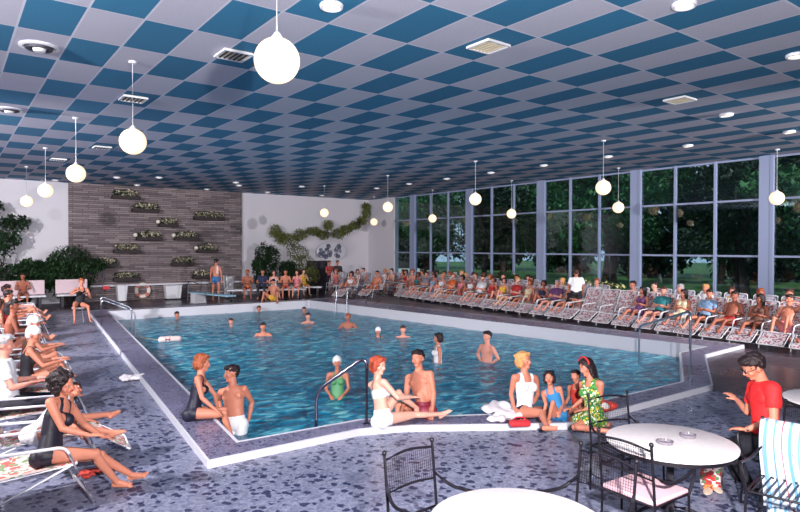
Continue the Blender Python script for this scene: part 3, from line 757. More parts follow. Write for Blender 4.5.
def make_person(P, label, root_loc=(0, 0, 0), rz=0, sex='f', skin_n='tan', hair=('short', 'dark'), clothes=(), vox=.012, group=None, detail=False, fat=1.0, child=False, cat='person', extras=(), capcol=None):
    """joints are given in the root's frame"""
    s = P['s']; J = solve_pose(P); root = thing('person', label, cat, root_loc, rz, group)
    mb, c, k = body_parts(J, s, sex, fat, detail, child)
    me = remeshed(mb, 'body', vox, 2 if detail else 2, .5)
    b = bpy.data.objects.new('body', me); COL.objects.link(b); b.parent = root; me.materials.append(skin(skin_n))
    co, nr, lv = mesh_arrays(me); C = classify(co, J, s)
    for nm, pred, off, m, *wr in clothes:
        g = garment(me, C, pred, off, nm, s, wr[0] if wr else 0)
        if g: g.materials.append(m); o = bpy.data.objects.new(nm, g); COL.objects.link(o); o.parent = root
    hm = hair_mesh(hair[0], J, c, k, max(vox * .9, .009 if not detail else .006), 'swim_cap' if hair[0] == 'cap' else 'hair')
    hm.materials.append(capcol if hair[0] == 'cap' else hairm(hair[1])); o = bpy.data.objects.new(hm.name.split('.')[0], hm); COL.objects.link(o); o.parent = root
    lh, fh, uh = J['lh'], J['fh'], J['uh']; ax = (fh, lh, uh)
    if detail:
        for sg_ in (1, -1):
            e0 = c + uh * .003 * k + fh * .0735 * k + lh * sg_ * .029 * k
            e = MB().ell(e0, (.007 * k, .0120 * k, .0060 * k), 12, 8, ax).build('eye', mat('eye white', (190, 178, 174), .4), root)
            MB().ell(e0 + fh * .0030 * k, (.0052 * k, .0064 * k, .0060 * k), 10, 6, ax).build('iris', mat('dark iris', (38, 26, 24), .3), e)
            MB().cap(e0 + uh * .017 * k + fh * .006 * k - lh * .011 * k, .0032 * k, e0 + uh * .018 * k + fh * .002 * k + lh * .011 * k, .0028 * k, 8).build('eyebrow', hairm(hair[1]) if hair[1] in ('dark', 'brown', 'auburn') else hairm('brown'), root)
        lip = MB().cap(c - uh * .0565 * k + fh * .0835 * k + lh * .017 * k, .0042 * k, c - uh * .055 * k + fh * .088 * k, .0056 * k, 8).cap(c - uh * .0565 * k + fh * .0835 * k - lh * .017 * k, .0042 * k, c - uh * .055 * k + fh * .088 * k, .0056 * k, 8)
        lip.build('lips', mat('red lips', (176, 44, 48), .4) if sex == 'f' else mat('plain lips', (176, 98, 84), .5), root)
    root_j = {a: v.copy() for a, v in J.items()}
    return root, root_j, c, k

def px_chain(p, L, px, py, sg_):
    """the point at distance L from p that the camera sees at (px, py); sg_ +1 farther, -1 nearer"""
    d = ray(px, py).normalized(); w = CP - p; b = d.dot(w); c = w.dot(w) - L * L; disc = b * b - c
    if sg_ == 0: return p + (CP - d * b - p).normalized() * L
    if disc < 0:
        t = -b; q = CP + d * t; return p + (q - p).normalized() * L
    return CP + d * (-b + sg_ * math.sqrt(disc))
ROT = Matrix.Rotation(0, 3, 'Z')
def seen_pose(s, pel, spine, neck, head, face, cface, hface, armL, armR, legL, legR, **kw):
    """pose read off the photograph: each joint (px, py, side) is turned into a real point at the bone's length. Root at floor below pelvis."""
    pel = Vector(pel); P = dict(s=s)
    nb = px_chain(pel, .52 * s, *neck); up = (nb - pel).normalized()
    if spine is not None:
        P['up'] = (up + Vector(spine)).normalized(); P['chest'] = (up - Vector(spine)).normalized()
    else: P['up'] = up; P['chest'] = up
    hd = px_chain(nb, .20 * s, *head); P['neck'] = (hd - nb).normalized()
    P['face'] = vw(*face); P['cface'] = vw(*cface); P['hface'] = vw(*hface)
    root = Vector((pel.x, pel.y, kw.get('floor', 0))); P['pel'] = pel - root
    for a, b in kw.items():
        if a != 'floor': P[a[2:] if a.startswith('x_') else a] = b
    J = solve_pose(P)
    for sd, a in (('L', armL), ('R', armR)):
        if a is None: continue
        sh = J['sh' + sd] + root; el = px_chain(sh, .275 * s, *a[0]); wr = px_chain(el, .245 * s, *a[1]); P['arm' + sd] = (el - sh, wr - el)
        if len(a) > 2: h_ = px_chain(wr, .10 * s, *a[2]); P['hand' + sd] = h_ - wr
    for sd, a in (('L', legL), ('R', legR)):
        if a is None: continue
        if a[0] == 'floor': P['leg' + sd] = ('to', on_z(a[1], a[2], .075) - root, Vector((0, 0, 1)) + P['face'] * .6); continue
        hp = J['hip' + sd] + root; kn = px_chain(hp, .43 * s, *a[0]); an = px_chain(kn, .42 * s, *a[1]); P['leg' + sd] = (kn - hp, an - kn)
        if len(a) > 2: t_ = px_chain(an, .155 * s, *a[2]); P['foot' + sd] = t_ - an
    return P, root
#PART3
# ------------------------------------------------------------------ loungers
M_FLORAL = print_mat('white sling fabric with pink flowers', (186, 174, 182), [(158, 84, 92), (92, 66, 84), (206, 196, 200)], 13, .42)
M_FLORAL2 = print_mat('peach sling fabric with flowers', (222, 196, 190), [(206, 96, 92), (120, 150, 110), (236, 222, 214)], 11, .42)
def sling(pts, w, th=.012, sag=.02, n=7):
    mb = MB(); vs = []; P = bend(pts, .06, 4); m = len(P)
    for p in P:
        for j in range(n):
            v = (j / (n - 1) - .5) * 2; vs.append((p.x, v * w / 2, p.z - sag * (1 - v * v)))
    fs = []; o = len(vs); vs2 = [(x, y, z - th) for x, y, z in vs]
    for i in range(m - 1):
        for j in range(n - 1):
            a = i * n + j; fs.append((a, a + 1, a + n + 1, a + n)); fs.append((o + a, o + a + n, o + a + n + 1, o + a + 1))
    for i in range(m - 1):
        for a, b in ((i * n, i * n + n), ((i + 1) * n - 1 + n, (i + 1) * n - 1)): fs.append((a, b, b + o, a + o))
    for j in range(n - 1):
        fs.append((j, j + o, j + 1 + o, j + 1)); q = (m - 1) * n + j; fs.append((q, q + 1, q + 1 + o, q + o))
    return mb.add(vs + vs2, fs)
def make_lounger(fab, back=(-.62, 1.02), foot=True, w=.56):
    t = empty('lounge_chair'); W = w / 2 + .03; bx, bz = back
    f = MB(); ends = (.50, .37)
    f.tube(bend([(-.30, -W, .34), (.50, -W, .38), (.50, W, .38), (-.30, W, .34)], .05), .013, 8); f.tube([(-.30, -W, .34), (-.30, W, .34)], .011, 8); f.build('seat_frame', M_TUBE, t)
    f = MB().tube(bend([(-.28, -W, .34), (bx, -W, bz), (bx, W, bz), (-.28, W, .34)], .06), .013, 8).build('backrest_frame', M_TUBE, t)
    for sg_ in (1, -1):
        y = sg_ * (W + .03)
        MB().tube(bend([(.62, y, .0), (.40, y, .56), (-.48, y, .60)], .07), .014, 8).build('armrest', M_TUBE, t)
        MB().tube([(.44, y, .38), (-.55, y, .0)], .013, 8).build('leg', M_TUBE, t)
    MB().tube([(-.53, -W - .03, .012), (-.53, W + .03, .012)], .012, 8).build('stretcher', M_TUBE, t)
    MB().tube([(.595, -W - .03, .07), (.595, W + .03, .07)], .012, 8).build('stretcher', M_TUBE, t)
    sling([(-.26, 0, .355), (.49, 0, .395)], w, sag=.03).build('seat_fabric', fab, t)
    sling([(bx + .01, 0, bz - .01), (-.27, 0, .365)], w, sag=.02).build('backrest_fabric', fab, t)
    if foot:
        f = MB().tube(bend([(.52, -W + .02, .375), (.92, -W + .02, .13), (.92, W - .02, .13), (.52, W - .02, .375)], .05), .012, 8).build('footrest_frame', M_TUBE, t)
        sling([(.53, 0, .385), (.90, 0, .15)], w - .06, sag=.015).build('footrest_fabric', fab, t)
    return t

# ------------------------------------------------------------------ crowd templates (root = chair foot point, facing +X)
def cl(rgb, rough=.75): return mat('cloth %d %d %d' % rgb, rgb, rough, vary=.06, vscale=8)
RECL = {}
def rec(key, sex, hair, clothes, **pose):
    P = dict(s=.93 if sex == 'f' else .99, pel=(-.06, 0, .475), face=(1, 0, 0), up=(-.52, 0, .85), chest=(-.42, 0, .9), neck=(.02, 0, 1),
             legL=((.97, .10, .07), (.80, .02, -.60)), legR=((.97, -.10, .05), (.82, -.02, -.56)), footL=(.55, .1, .8), footR=(.55, -.1, .8),
             armL=((.15, .3, -1), (.9, -.15, .15)), armR=((.15, -.3, -1), (.9, .15, .15)))
    P.update(pose)
    root, J, c, k = make_person(P, '', (0, 0, 0), 0, sex, 'tan', hair, clothes, .0135, capcol=mat('swim cap white', (230, 228, 232), .5))
    RECL[key] = root; return root
knees = dict(legL=((.80, .12, .62), (.42, .0, -.9)), legR=((.84, -.12, .50), (.46, 0, -.88)), footL=(1, .1, -.1), footR=(1, -.1, -.1))
upright = dict(up=(-.16, 0, 1), chest=(-.06, 0, 1), legL=((1, .12, -.04), (.25, .02, -1)), legR=((1, -.12, -.04), (.1, 0, -1)), footL=(1, .1, -.05), footR=(1, -.1, -.05), armL=((.35, .3, -1), (1, -.4, .1)), armR=((.35, -.3, -1), (1, .4, .1)), pel=(-.10, 0, .475))
relax = dict(armL=((-.2, .75, .8), (-.5, -.8, .25)), armR=((.25, -.4, -1), (.8, .3, .3)))
fold = dict(armL=((.45, .25, -.85), (.45, -.9, .25)), armR=((.45, -.25, -.85), (.45, .9, .25)))
cA, cB, cC, cD = cl((150, 40, 60)), cl((40, 70, 120)), cl((228, 226, 232)), cl((36, 34, 48))
rec('f_suit_recl', 'f', ('bob', 'brown'), [('swimsuit', g_swimsuit, .006, cA)])
rec('m_trunks_recl', 'm', ('short', 'dark'), [('swim_trunks', g_trunks, .010, cB)])
rec('f_suit_knees', 'f', ('bob', 'dark'), [('swimsuit', g_swimsuit, .006, cD)], **knees, hface=(1, .4, 0))
rec('m_trunks_knees', 'm', ('short', 'brown'), [('swim_trunks', g_trunks, .010, cA)], **{**knees, **relax}, hface=(1, -.4, 0))
rec('f_dress_recl', 'f', ('long', 'dark'), [('dress', g_dress, .016, cC, .012)], **fold, hface=(1, -.5, 0))
rec('m_shirt_recl', 'm', ('short', 'dark'), [('shirt', g_shirt, .016, cC, .012), ('shorts', g_shorts, .014, cD)], **fold, hface=(1, .3, 0))
rec('f_cap_recl', 'f', ('cap', 'dark'), [('swimsuit', g_swimsuit, .006, cB)], **{**knees, **fold})
rec('f_bikini_recl', 'f', ('long', 'blond'), [('bikini_top', g_top, .007, cC), ('bikini_bottom', g_bottom, .007, cC)], **relax)
rec('m_shirt_up', 'm', ('short', 'grey'), [('shirt', g_shirt, .016, cC, .012), ('trousers', g_trousers, .012, cD, .008)], **upright)
rec('f_dress_up', 'f', ('bob', 'brown'), [('dress', g_dress, .016, cA, .012)], **{**upright, 'hface': (1, .5, 0)})
rec('m_trunks_up', 'm', ('short', 'dark'), [('swim_trunks', g_trunks, .010, cB)], **{**upright, 'up': (.10, 0, 1), 'chest': (.3, 0, 1), 'hface': (1, -.5, 0)})
rec('f_suit_up', 'f', ('long', 'auburn'), [('swimsuit', g_swimsuit, .006, cA)], **{**upright, 'hface': (1, -.3, 0)})
rec('f_cap_up', 'f', ('cap', 'dark'), [('swimsuit', g_swimsuit, .006, cD)], **{**upright, 'up': (.0, 0, 1), 'chest': (.25, 0, 1), 'neck': (.2, 0, 1), 'hface': (1, -.4, -.1), 'legL': ((.85, .10, .42), (.42, 0, -.9)), 'legR': ((.88, -.1, .34), (.5, 0, -.9)), 'armL': ((.6, .2, -.8), (.9, -.35, .15)), 'armR': ((.6, -.2, -.8), (.9, .35, .15))})
children_index()
LCH = make_lounger(M_FLORAL); LUP = make_lounger(print_mat('pale sling fabric', (176, 172, 188), [(120, 104, 132), (196, 192, 204)], 12, .34), (-.46, 1.06), False)
children_index()
LLF = make_lounger(M_FLORAL2, (-.62, 1.02), False)
children_index()
USED = set()
COLN = {'red': (176, 44, 48), 'white': (222, 220, 228), 'navy': (34, 40, 78), 'black': (24, 22, 32), 'yellow': (222, 176, 60), 'teal': (40, 118, 128), 'pale blue': (132, 160, 196), 'pink': (216, 126, 140), 'green': (64, 120, 74), 'orange': (214, 104, 50), 'cream': (222, 206, 176), 'purple': (96, 56, 104), 'grey': (128, 126, 140), 'brown': (98, 62, 52), 'blue': (44, 88, 160)}
def place_tree(proto, loc, rz, label, group, cat=None):
    if proto.name not in USED: USED.add(proto.name); o = proto
    else: o = copy_tree(proto)
    o.location = loc; o.rotation_euler = (0, 0, rz)
    for k_ in ('label', 'group'):
        if k_ in o: del o[k_]
    tag(o, label, cat, group); return o
def kids(o): return [c for c in bpy.data.objects if c.parent == o]
def recolour(o, cloth=None, skin_n=None, hair_n=None, fabric=None):
    for c in o.children:
        if c.type != 'MESH' or not c.material_slots: continue
        b = c.name.split('.')[0]; m = None
        if b == 'body' and skin_n: m = skin(skin_n)
        elif b == 'hair' and hair_n: m = hairm(hair_n)
        elif b in ('swimsuit', 'dress', 'shirt', 'swim_trunks', 'bikini_top', 'bikini_bottom') and cloth: m = cl(COLN[cloth])
        if m: c.material_slots[0].link = 'OBJECT'; c.material_slots[0].material = m
GARM = {'f_suit': 'swimsuit', 'm_trunks': 'swim trunks', 'f_dress': 'dress', 'm_shirt': 'shirt', 'f_cap': 'swimsuit and cap', 'f_bikini': 'bikini'}
def gname(key): return GARM['_'.join(key.split('_')[:2])]
def posname(key): return 'lying back' if 'recl' in key else ('knees drawn up' if 'knees' in key else 'sitting upright')
def crowd(spots, group, where):
    """spots: (chair kind, x, y, heading, person key or None, cloth, skin, hair)"""
    for i, (ck, x, y, rz, key, cloth, sk, hr) in enumerate(spots):
        wl = where(i, len(spots))
        ch = place_tree({'L': LCH, 'U': LUP, 'F': LLF}[ck], (x, y, 0.0), rz, ('%sflower-print lounger, %s' % ('empty ' if key is None else '', wl)), 'flower-print loungers, ' + group, 'chair')
        if key:
            o = place_tree(RECL[key], (x, y, 0), rz + R((i * 37) % 7 - 3), 'person in %s %s, %s' % (cloth, gname(key), wl), 'people seated, ' + group, 'person')
            bpy.context.view_layer.update() if False else None
            RECOL.append((o, cloth, sk, hr))
RECOL = []
rk = ['f_suit_recl', 'm_trunks_recl', 'f_suit_knees', 'm_trunks_knees', 'f_dress_recl', 'm_shirt_recl', 'f_cap_recl', 'f_bikini_recl']
uk = ['m_shirt_up', 'f_dress_up', 'm_trunks_up', 'f_suit_up']
sk_ = ['tan', 'pink', 'fair', 'tan', 'brown', 'pink']; hk = ['dark', 'brown', 'dark', 'auburn', 'grey', 'brown', 'blond']
ck_ = ['red', 'white', 'navy', 'pink', 'black', 'white', 'teal', 'yellow', 'pale blue', 'cream', 'orange', 'purple', 'white', 'green', 'red', 'grey']
# front row by the windows: chosen near ones as the photo shows, then a varied remainder
near = [('f_suit_knees', 'black', 'tan', 'dark'), ('m_shirt_recl', 'grey', 'brown', 'dark'), ('m_trunks_knees', 'pink', 'tan', 'dark'), ('f_dress_recl', 'brown', 'brown', 'dark'), ('m_trunks_recl', 'red', 'brown', 'dark'), ('m_shirt_recl', 'pale blue', 'tan', 'dark'), ('f_dress_recl', 'cream', 'tan', 'dark'),
        ('m_shirt_recl', 'teal', 'pink', 'brown'), ('f_dress_recl', 'purple', 'tan', 'dark'), (None,) * 4, (None,) * 4, (None,) * 4]
sp_ = []; y = 4.75; i = 0
while y < 23.2:
    x = 16.10 + (y - 6) * .10
    if i < len(near): kk = near[i]
    else: kk = (rk[(i * 5 + i // 3) % 8], ck_[(i * 7) % 16], sk_[(i * 5) % 6], hk[(i * 3) % 7])
    sp_.append(('L', x, y, PI + R(((i * 53) % 11) - 5), *kk)); y += .69; i += 1
crowd(sp_, 'front row by the windows', lambda i, n: 'front row by windows, %s from right end' % ords[i])
sp_ = []; y = 5.1; i = 0
while y < 24.6:
    x = 17.75 + (y - 6) * .045
    if i in (9, 13): y += .75; i += 1; continue
    sp_.append(('U', x, y, PI + R(((i * 31) % 9) - 4), uk[(i * 3 + i // 4) % 4], ck_[(i * 5 + 3) % 16], sk_[(i * 7 + 1) % 6], hk[(i * 5 + 2) % 7])); y += .78; i += 1
crowd(sp_, 'second row by the windows', lambda i, n: 'second row by windows, %s from right end' % ords[i])
sp_ = []; y = 16.8; i = 0
while y < 26.5:
    x = 18.95 if y < 24 else 18.6
    sp_.append(('U', x, y, PI + R(((i * 31) % 9) - 4), uk[(i * 3 + 1) % 4], ck_[(i * 3 + 1) % 16], sk_[(i * 5 + 1) % 6], hk[(i * 4) % 7])); y += .80; i += 1
crowd(sp_, 'third row against the far windows', lambda i, n: 'third row by far windows, %s from right end' % ords[i])
# far right corner group
sp_ = [('L', 15.3, 24.6, R(205), 'f_suit_knees', 'white', 'tan', 'dark'), ('L', 15.9, 25.4, R(215), 'f_bikini_recl', 'yellow', 'tan', 'brown'), ('L', 16.6, 24.3, R(200), 'm_trunks_recl', 'orange', 'tan', 'dark'), ('U', 16.9, 26.3, R(215), 'f_dress_up', 'orange', 'pink', 'brown'), ('U', 17.7, 26.9, R(215), 'm_trunks_up', 'black', 'pink', 'dark'), ('U', 16.1, 27.1, R(225), 'f_suit_up', 'pink', 'pink', 'auburn')]
crowd(sp_, 'far corner beyond the pool', lambda i, n: 'far corner by the white wall, %s of that group from the left' % ords[[3, 1, 2, 4, 5, 0][i]] if False else 'far corner group, ' + ['nearest left', 'second left', 'nearest right', 'middle rear', 'right rear by windows', 'left rear'][i])
# left row along the left side of the pool
lf = [(.72, 8.7, 'm_shirt_up', 'white', 'pink', 'grey'), (1.0, 9.9, 'f_cap_up', 'black', 'tan', 'dark'), (1.15, 11.4, 'f_cap_up', 'brown', 'tan', 'dark'), (.95, 12.8, 'm_trunks_knees', 'brown', 'brown', 'dark'), (1.1, 14.4, 'm_trunks_up', 'black', 'brown', 'dark'), (1.25, 16.0, 'f_suit_recl', 'red', 'tan', 'brown'), (1.4, 17.7, 'm_shirt_up', 'black', 'tan', 'dark'), (1.65, 19.3, 'f_suit_knees', 'orange', 'tan', 'auburn'), (1.7, 20.8, 'm_trunks_recl', 'navy', 'tan', 'dark'), (1.85, 22.4, 'f_bikini_recl', 'white', 'pink', 'brown')]
sp_ = [('F', x, y, R(-4), *q) for x, y, *q in lf if q[0] != 'skip']
crowd(sp_, 'left side of the pool', lambda i, n: 'left of pool, %s behind the nearest woman' % ords[i + 1])
#PART4
# ------------------------------------------------------------------ foreground people
# left: woman in black swimsuit on her white chair, and the woman behind her
def swim(rgb): return cl(rgb, .55)
W1x, W1y = .80, 6.52
P, rt = seen_pose(.95, on_z(49, 455, .45), (-.10, .02, 0), (62, 404, 0), (63, 383, -1), (1, .15, 0), (1, -.05, 0), (1, -.12, 0),
    ((84, 424, 1), (103, 437, 1), (110, 436, 1)), ((66, 436, -1), (96, 437, 1), (108, 434, 1)), ('floor', 132, 475), ('floor', 117, 482))
make_person(P, 'woman in black swimsuit on the nearest white lounge chair, hands on knee', rt, 0, 'f', 'tan', ('bob', 'dark'), [('swimsuit', g_swimsuit, .006, swim((24, 20, 38)))], .007, None, True)
t = make_lounger(M_FLORAL2, (-.62, 1.0), False); t.location = (.44, 6.46, 0); t.rotation_euler = (0, 0, R(3)); tag(t, 'white tubular lounge chair with peach flowered seat, nearest at the left edge', 'chair')
P, rt = seen_pose(.86, on_z(36, 436, .46), (-.12, 0, 0), (62, 408, 0), (73, 391, 1), (1, .1, 0), (1, 0, 0), (1, -.35, 0),
    None, ((72, 424, -1), (88, 420, 1)), ((92, 410, 1), (110, 414, 1), (118, 409, 1)), ((96, 424, -1), (112, 432, 1), (126, 427, 1)), x_armL=((-.15, .45, -1), (.45, .2, -.5)))
make_person(P, 'dark-haired woman in white swimsuit reclining just behind the woman in black', rt, 0, 'f', 'tan', ('bob', 'dark'), [('swimsuit', g_swimsuit, .006, swim((222, 220, 226)))], .009, None, True)
M_STRIPE = stripe_mat('striped footrest cloth', (222, 222, 232), [(.1, .3, (86, 96, 140)), (.55, .7, (60, 120, 110))], 7, 0)
t = make_lounger(M_FLORAL2, (-.62, 1.0)); t.location = (.74, 7.5, 0); t.rotation_euler = (0, 0, R(-6)); tag(t, 'white lounge chair with footrest, second from the camera on the left side', 'chair')

# pair at the near left corner of the pool
P, rt = seen_pose(.92, on_z(193, 413, .17), (-.03, 0, 0), (201, 377, 0), (203, 358, 1), (1, .25, 0), (1, .1, 0), (1, .15, .08),
    ((216, 396, 1), (218, 410, 1)), ((203, 402, 1), (216, 410, 1), (223, 415, 1)), ((224, 410, 1), (229, 436, 1)), ((226, 414, 1), (233, 441, 1)))
make_person(P, 'auburn-haired woman in black swimsuit on the near left pool edge', rt, 0, 'f', 'tan', ('bob', 'auburn'), [('swimsuit', g_swimsuit, .006, swim((20, 20, 44)))], .009, None, True)
P, rt = seen_pose(.98, on_z(236, 424, -.12), None, (232, 383, 0), (231, 368, 1), (-.25, -1, 0), (-.15, -1, 0), (-.9, -.5, 0.05),
    ((252, 402, 1), (248, 424, -1), (243, 430, -1)), ((218, 400, 1), (222, 414, -1), (226, 420, -1)), None, None, x_legL=((0, .08, -1), (0, 0, -1)), x_legR=((0, -.08, -1), (0, 0, -1)), floor=-1.0)
make_person(P, 'man in white swim trunks standing waist deep at the near left pool corner', rt, 0, 'm', 'tan', ('short', 'dark'), [('swim_trunks', g_trunks, .010, swim((232, 230, 238)))], .009, None, True)
# woman in green in the water by the rail
P, rt = seen_pose(.9, on_z(337, 400, -.30), None, (338, 373, 0), (337, 360, 1), (0, -1, 0), (0, -1, 0), (.1, -1, -.05),
    ((349, 389, -1), (343, 395, -1)), ((326, 389, -1), (330, 395, -1)), None, None, x_legL=((0, .08, -1), (0, 0, -1)), x_legR=((0, -.08, -1), (0, 0, -1)), floor=-1.2)
make_person(P, 'girl in green swimsuit and white cap in the water behind the near handrail', rt, 0, 'f', 'tan', ('cap', 'dark'), [('swimsuit', g_swimsuit, .006, swim((86, 150, 104)))], .010, None, True, capcol=mat('swim cap white', (230, 228, 232), .5))
# pair on the near coping
P, rt = seen_pose(.94, on_z(383, 419, .17), (0, -.02, 0), (377, 380, 0), (379, 364, 1), (.8, .6, 0), (.75, .5, 0), (.75, -.55, -.05),
    ((385, 400, 1), (405, 396, 1), (410, 395, 1)), ((400, 400, 1), (412, 397, 1), (418, 397, 1)), ((402, 388, 1), (418, 409, 1), (426, 411, 1)), ((413, 415, 1), (441, 414, 1), (453, 405, 1)))
make_person(P, 'woman in white two-piece swimsuit seated on the pool edge, hands round one knee', rt, 0, 'f', 'fair', ('bob', 'red'), [('bikini_top', g_top, .007, swim((236, 232, 238))), ('bikini_bottom', g_bottom, .008, swim((236, 232, 238)))], .009, None, True)
P, rt = seen_pose(.96, on_z(425, 410, .175), None, (420, 380, 0), (418, 361, 0), (-.6, .3, 0), (-.4, -.75, 0), (-.55, -1, .02),
    ((435, 402, 1), (431, 423, -1), (430, 430, -1)), ((406, 398, 1), (402, 410, -1)), ((404, 409, 1), (408, 436, 1)), ((398, 405, 1), (398, 436, 1)))
make_person(P, 'dark-haired man in maroon swim trunks seated on the pool edge leaning on one arm', rt, 0, 'm', 'tan', ('short', 'dark'), [('swim_trunks', g_trunks, .010, swim((132, 36, 62)))], .009, None, True)
# family on the right of the near coping
P, rt = seen_pose(.94, on_z(525, 412, .17), None, (525, 376, 0), (524, 359, 1), (.6, -.55, 0), (.35, -.9, 0), (.65, -.7, -.12),
    ((538, 394, 1), (532, 405, -1)), ((511, 394, 1), (514, 408, -1), (518, 413, -1)), ((545, 410, 1), (549, 424, -1)), ((542, 413, -1), (547, 427, -1)))
make_person(P, 'blonde woman in white top and black shorts seated on the near pool edge', rt, 0, 'f', 'tan', ('bob', 'blond'), [('tank_top', g_tank, .012, cl((236, 234, 242)), .006), ('shorts', g_bottom, .010, cl((28, 26, 38)))], .009, None, True)
P, rt = seen_pose(.68, on_z(559, 415, .15), (.02, 0, 0), (551, 390, 0), (549, 377, 0), (-.5, -.8, 0), (-.4, -.9, 0), (-.35, -1, -.1),
    ((563, 402, 1), (560, 411, -1)), ((546, 404, -1), (542, 420, -1), (538, 424, -1)), ((563, 402, 1), (566, 420, -1)), ((553, 403, -1), (548, 422, -1), (541, 428, -1)))
make_person(P, 'small girl in blue swimsuit on the pool edge beside the blonde woman', rt, 0, 'f', 'tan', ('bob', 'dark'), [('swimsuit', g_swimsuit, .008, cl((40, 120, 176)))], .008, None, True, child=True)
P, rt = seen_pose(.62, on_z(579, 409, .15), None, (577, 386, 0), (575, 373, -1), (-.6, -.7, 0), (-.6, -.7, 0), (-.75, -.6, 0),
    ((586, 398, 1), (582, 404, -1)), ((569, 397, 1), (565, 405, -1)), None, None, x_legL=((-.6, -.5, 0), (-.5, -.6, -.6)), x_legR=((-.8, -.2, 0), (-.5, -.6, -.6)))
make_person(P, 'small dark-haired child in red swimsuit in front of the woman in the green flowered dress', rt, 0, 'm', 'tan', ('short', 'dark'), [('swimsuit', g_tank, .008, cl((200, 60, 50)))], .008, None, True, child=True)
M_DRESS = print_mat('green dress with white and yellow flowers', (66, 140, 62), [(226, 232, 206), (220, 186, 60), (34, 100, 60)], 22, .42)
P, rt = seen_pose(.88, on_z(594, 418, .22), (.02, 0, 0), (591, 381, 0), (585, 364, -1), (-.9, -.35, 0), (-.8, -.5, 0), (-.9, -.35, -.15),
    ((600, 402, 1), (582, 411, -1), (575, 411, -1)), ((584, 398, 1), (572, 408, -1), (566, 409, -1)), ((575, 427, -1), (607, 431, -1), (616, 432, -1)), ((571, 420, 1), (602, 424, 1), (611, 425, 1)))
make_person(P, 'dark-haired woman in green flowered dress and red headband kneeling on the pool edge', rt, 0, 'f', 'tan', ('long', 'dark'), [('dress', g_dress, .016, M_DRESS, .010)], .009, None, True)
J = solve_pose(P); c = rt + J['head'] + J['uh'] * .03
hb = MB(); pts = [c + J['uh'] * (.055 + .085 * math.cos(a)) + J['lh'] * (.100 * math.sin(a)) + J['fh'] * .012 for a in np.linspace(-1.9, 1.9, 22)]
hb = MB().tube([p - rt for p in pts], .011, 8); hbo = hb.build('headband', cl((196, 40, 44)), [o for o in bpy.data.objects if o.get('label', '').startswith('dark-haired woman in green')][0])
# man in the red shirt
P, rt = seen_pose(1.0, on_z(766, 440, .56), (.03, 0, 0), (763, 379, 0), (753, 366, -1), (-1, .25, 0), (-1, .1, 0), (-1, .12, -.03),
    ((774, 424, -1), (745, 430, -1), (735, 428, 1)), ((748, 412, 1), (737, 400, 1), (730, 394, 1)), ((730, 450, 1), (752, 490, 1), (738, 494, 1)), ((724, 446, 1), (740, 482, 1), (728, 486, 1)))
root_, J, c, k = make_person(P, 'man in bright red shirt and sunglasses seated at the round table on the right', rt, 0, 'm', 'tan', ('short', 'dark'), [('shirt', g_shirt, .018, cl((226, 30, 34)), .010), ('trousers', g_trousers, .013, cl((24, 24, 34)), .008), ('shoes', g_shoes, .008, cl((40, 28, 28), .5))], .007, None, True)
gl = MB()
for sg_ in (1, -1):
    gl.ell(c + J['uh'] * .002 * k + J['fh'] * .090 * k + J['lh'] * sg_ * .032 * k, (.006, .026, .019), 14, 8, (J['fh'], J['lh'], J['uh']))
    gl.tube([c + J['uh'] * .008 + J['fh'] * .088 + J['lh'] * sg_ * .056, c + J['uh'] * .008 + J['fh'] * .05 + J['lh'] * sg_ * .080, c + J['uh'] * .006 - J['fh'] * .01 + J['lh'] * sg_ * .086], .0035, 6)
gl.tube([c + J['uh'] * .010 + J['fh'] * .096 + J['lh'] * .01, c + J['uh'] * .010 + J['fh'] * .096 - J['lh'] * .01], .003, 6)
gl.build('sunglasses', mat('black sunglasses', (8, 8, 10), .15), root_)
for nm, sd in (('wristwatch', 'L'),):
    w = J['wr' + sd]; d = (J['wr' + sd] - J['el' + sd]).normalized(); x, y, _ = basis(d)
    MB().tube([w - d * .018, w + d * .004], .031, 14).build(nm, mat('pale watch band', (210, 200, 190), .3, .6), root_)

# ------------------------------------------------------------------ swimmers
def stander(key_label, sex, hair, clothes, loc, rz, s=.95, **kw):
    P = dict(s=s, pel=(0, 0, .92 * s), face=(1, 0, 0)); P.update(kw.get('pose', {}))
    return make_person(P, key_label, loc, rz, sex, kw.get('skin', 'tan'), hair, clothes, kw.get('vox', .013), kw.get('group'), False, kw.get('fat', 1), capcol=kw.get('cap'))[0]
# head px, waterline px, facing, what
swp = dict(pose=dict(armL=((.4, .7, -.75), (.8, .3, .15)), armR=((.5, -.6, -.75), (.8, -.1, .1)), legL=((.1, .1, -1), (-.2, 0, -1)), legR=((.25, -.1, -1), (-.3, 0, -1))))
capm = mat('swim cap white', (230, 228, 232), .5)
sw = {}
sw['m'] = stander('', 'm', ('short', 'dark'), [('swim_trunks', g_trunks, .010, cl((40, 70, 120)))], (0, 0, 0), 0, .98, **swp)
sw['f'] = stander('', 'f', ('short', 'auburn'), [('swimsuit', g_swimsuit, .007, cl((150, 40, 60)))], (0, 0, 0), 0, .92, **swp)
sw['c'] = stander('', 'f', ('cap', 'dark'), [('swimsuit', g_swimsuit, .007, cl((24, 22, 32)))], (0, 0, 0), 0, .92, cap=capm, **swp)
children_index()
def head_world(px, py, D_guess):
    return CP + ray(px, py) * D_guess
def swimmer(kind, px, py_chin, rzv, label, rise=0, hr='dark', sk='tan'):
    wpt = on_z(px, py_chin, Z_W); s = {'m': .98, 'f': .92, 'c': .92}[kind]
    z = Z_W - (1.50 * s) + rise     # the chin at the surface when rise is 0
    o = place_tree(sw[kind], (wpt.x, wpt.y, z), YAW + R(rzv), label, 'swimmers in the pool', 'person'); RECOL.append((o, None, sk, hr)); return o
swimmer('m', 177, 319, -60, 'dark-haired swimmer alone near the far left corner of the pool', .02)
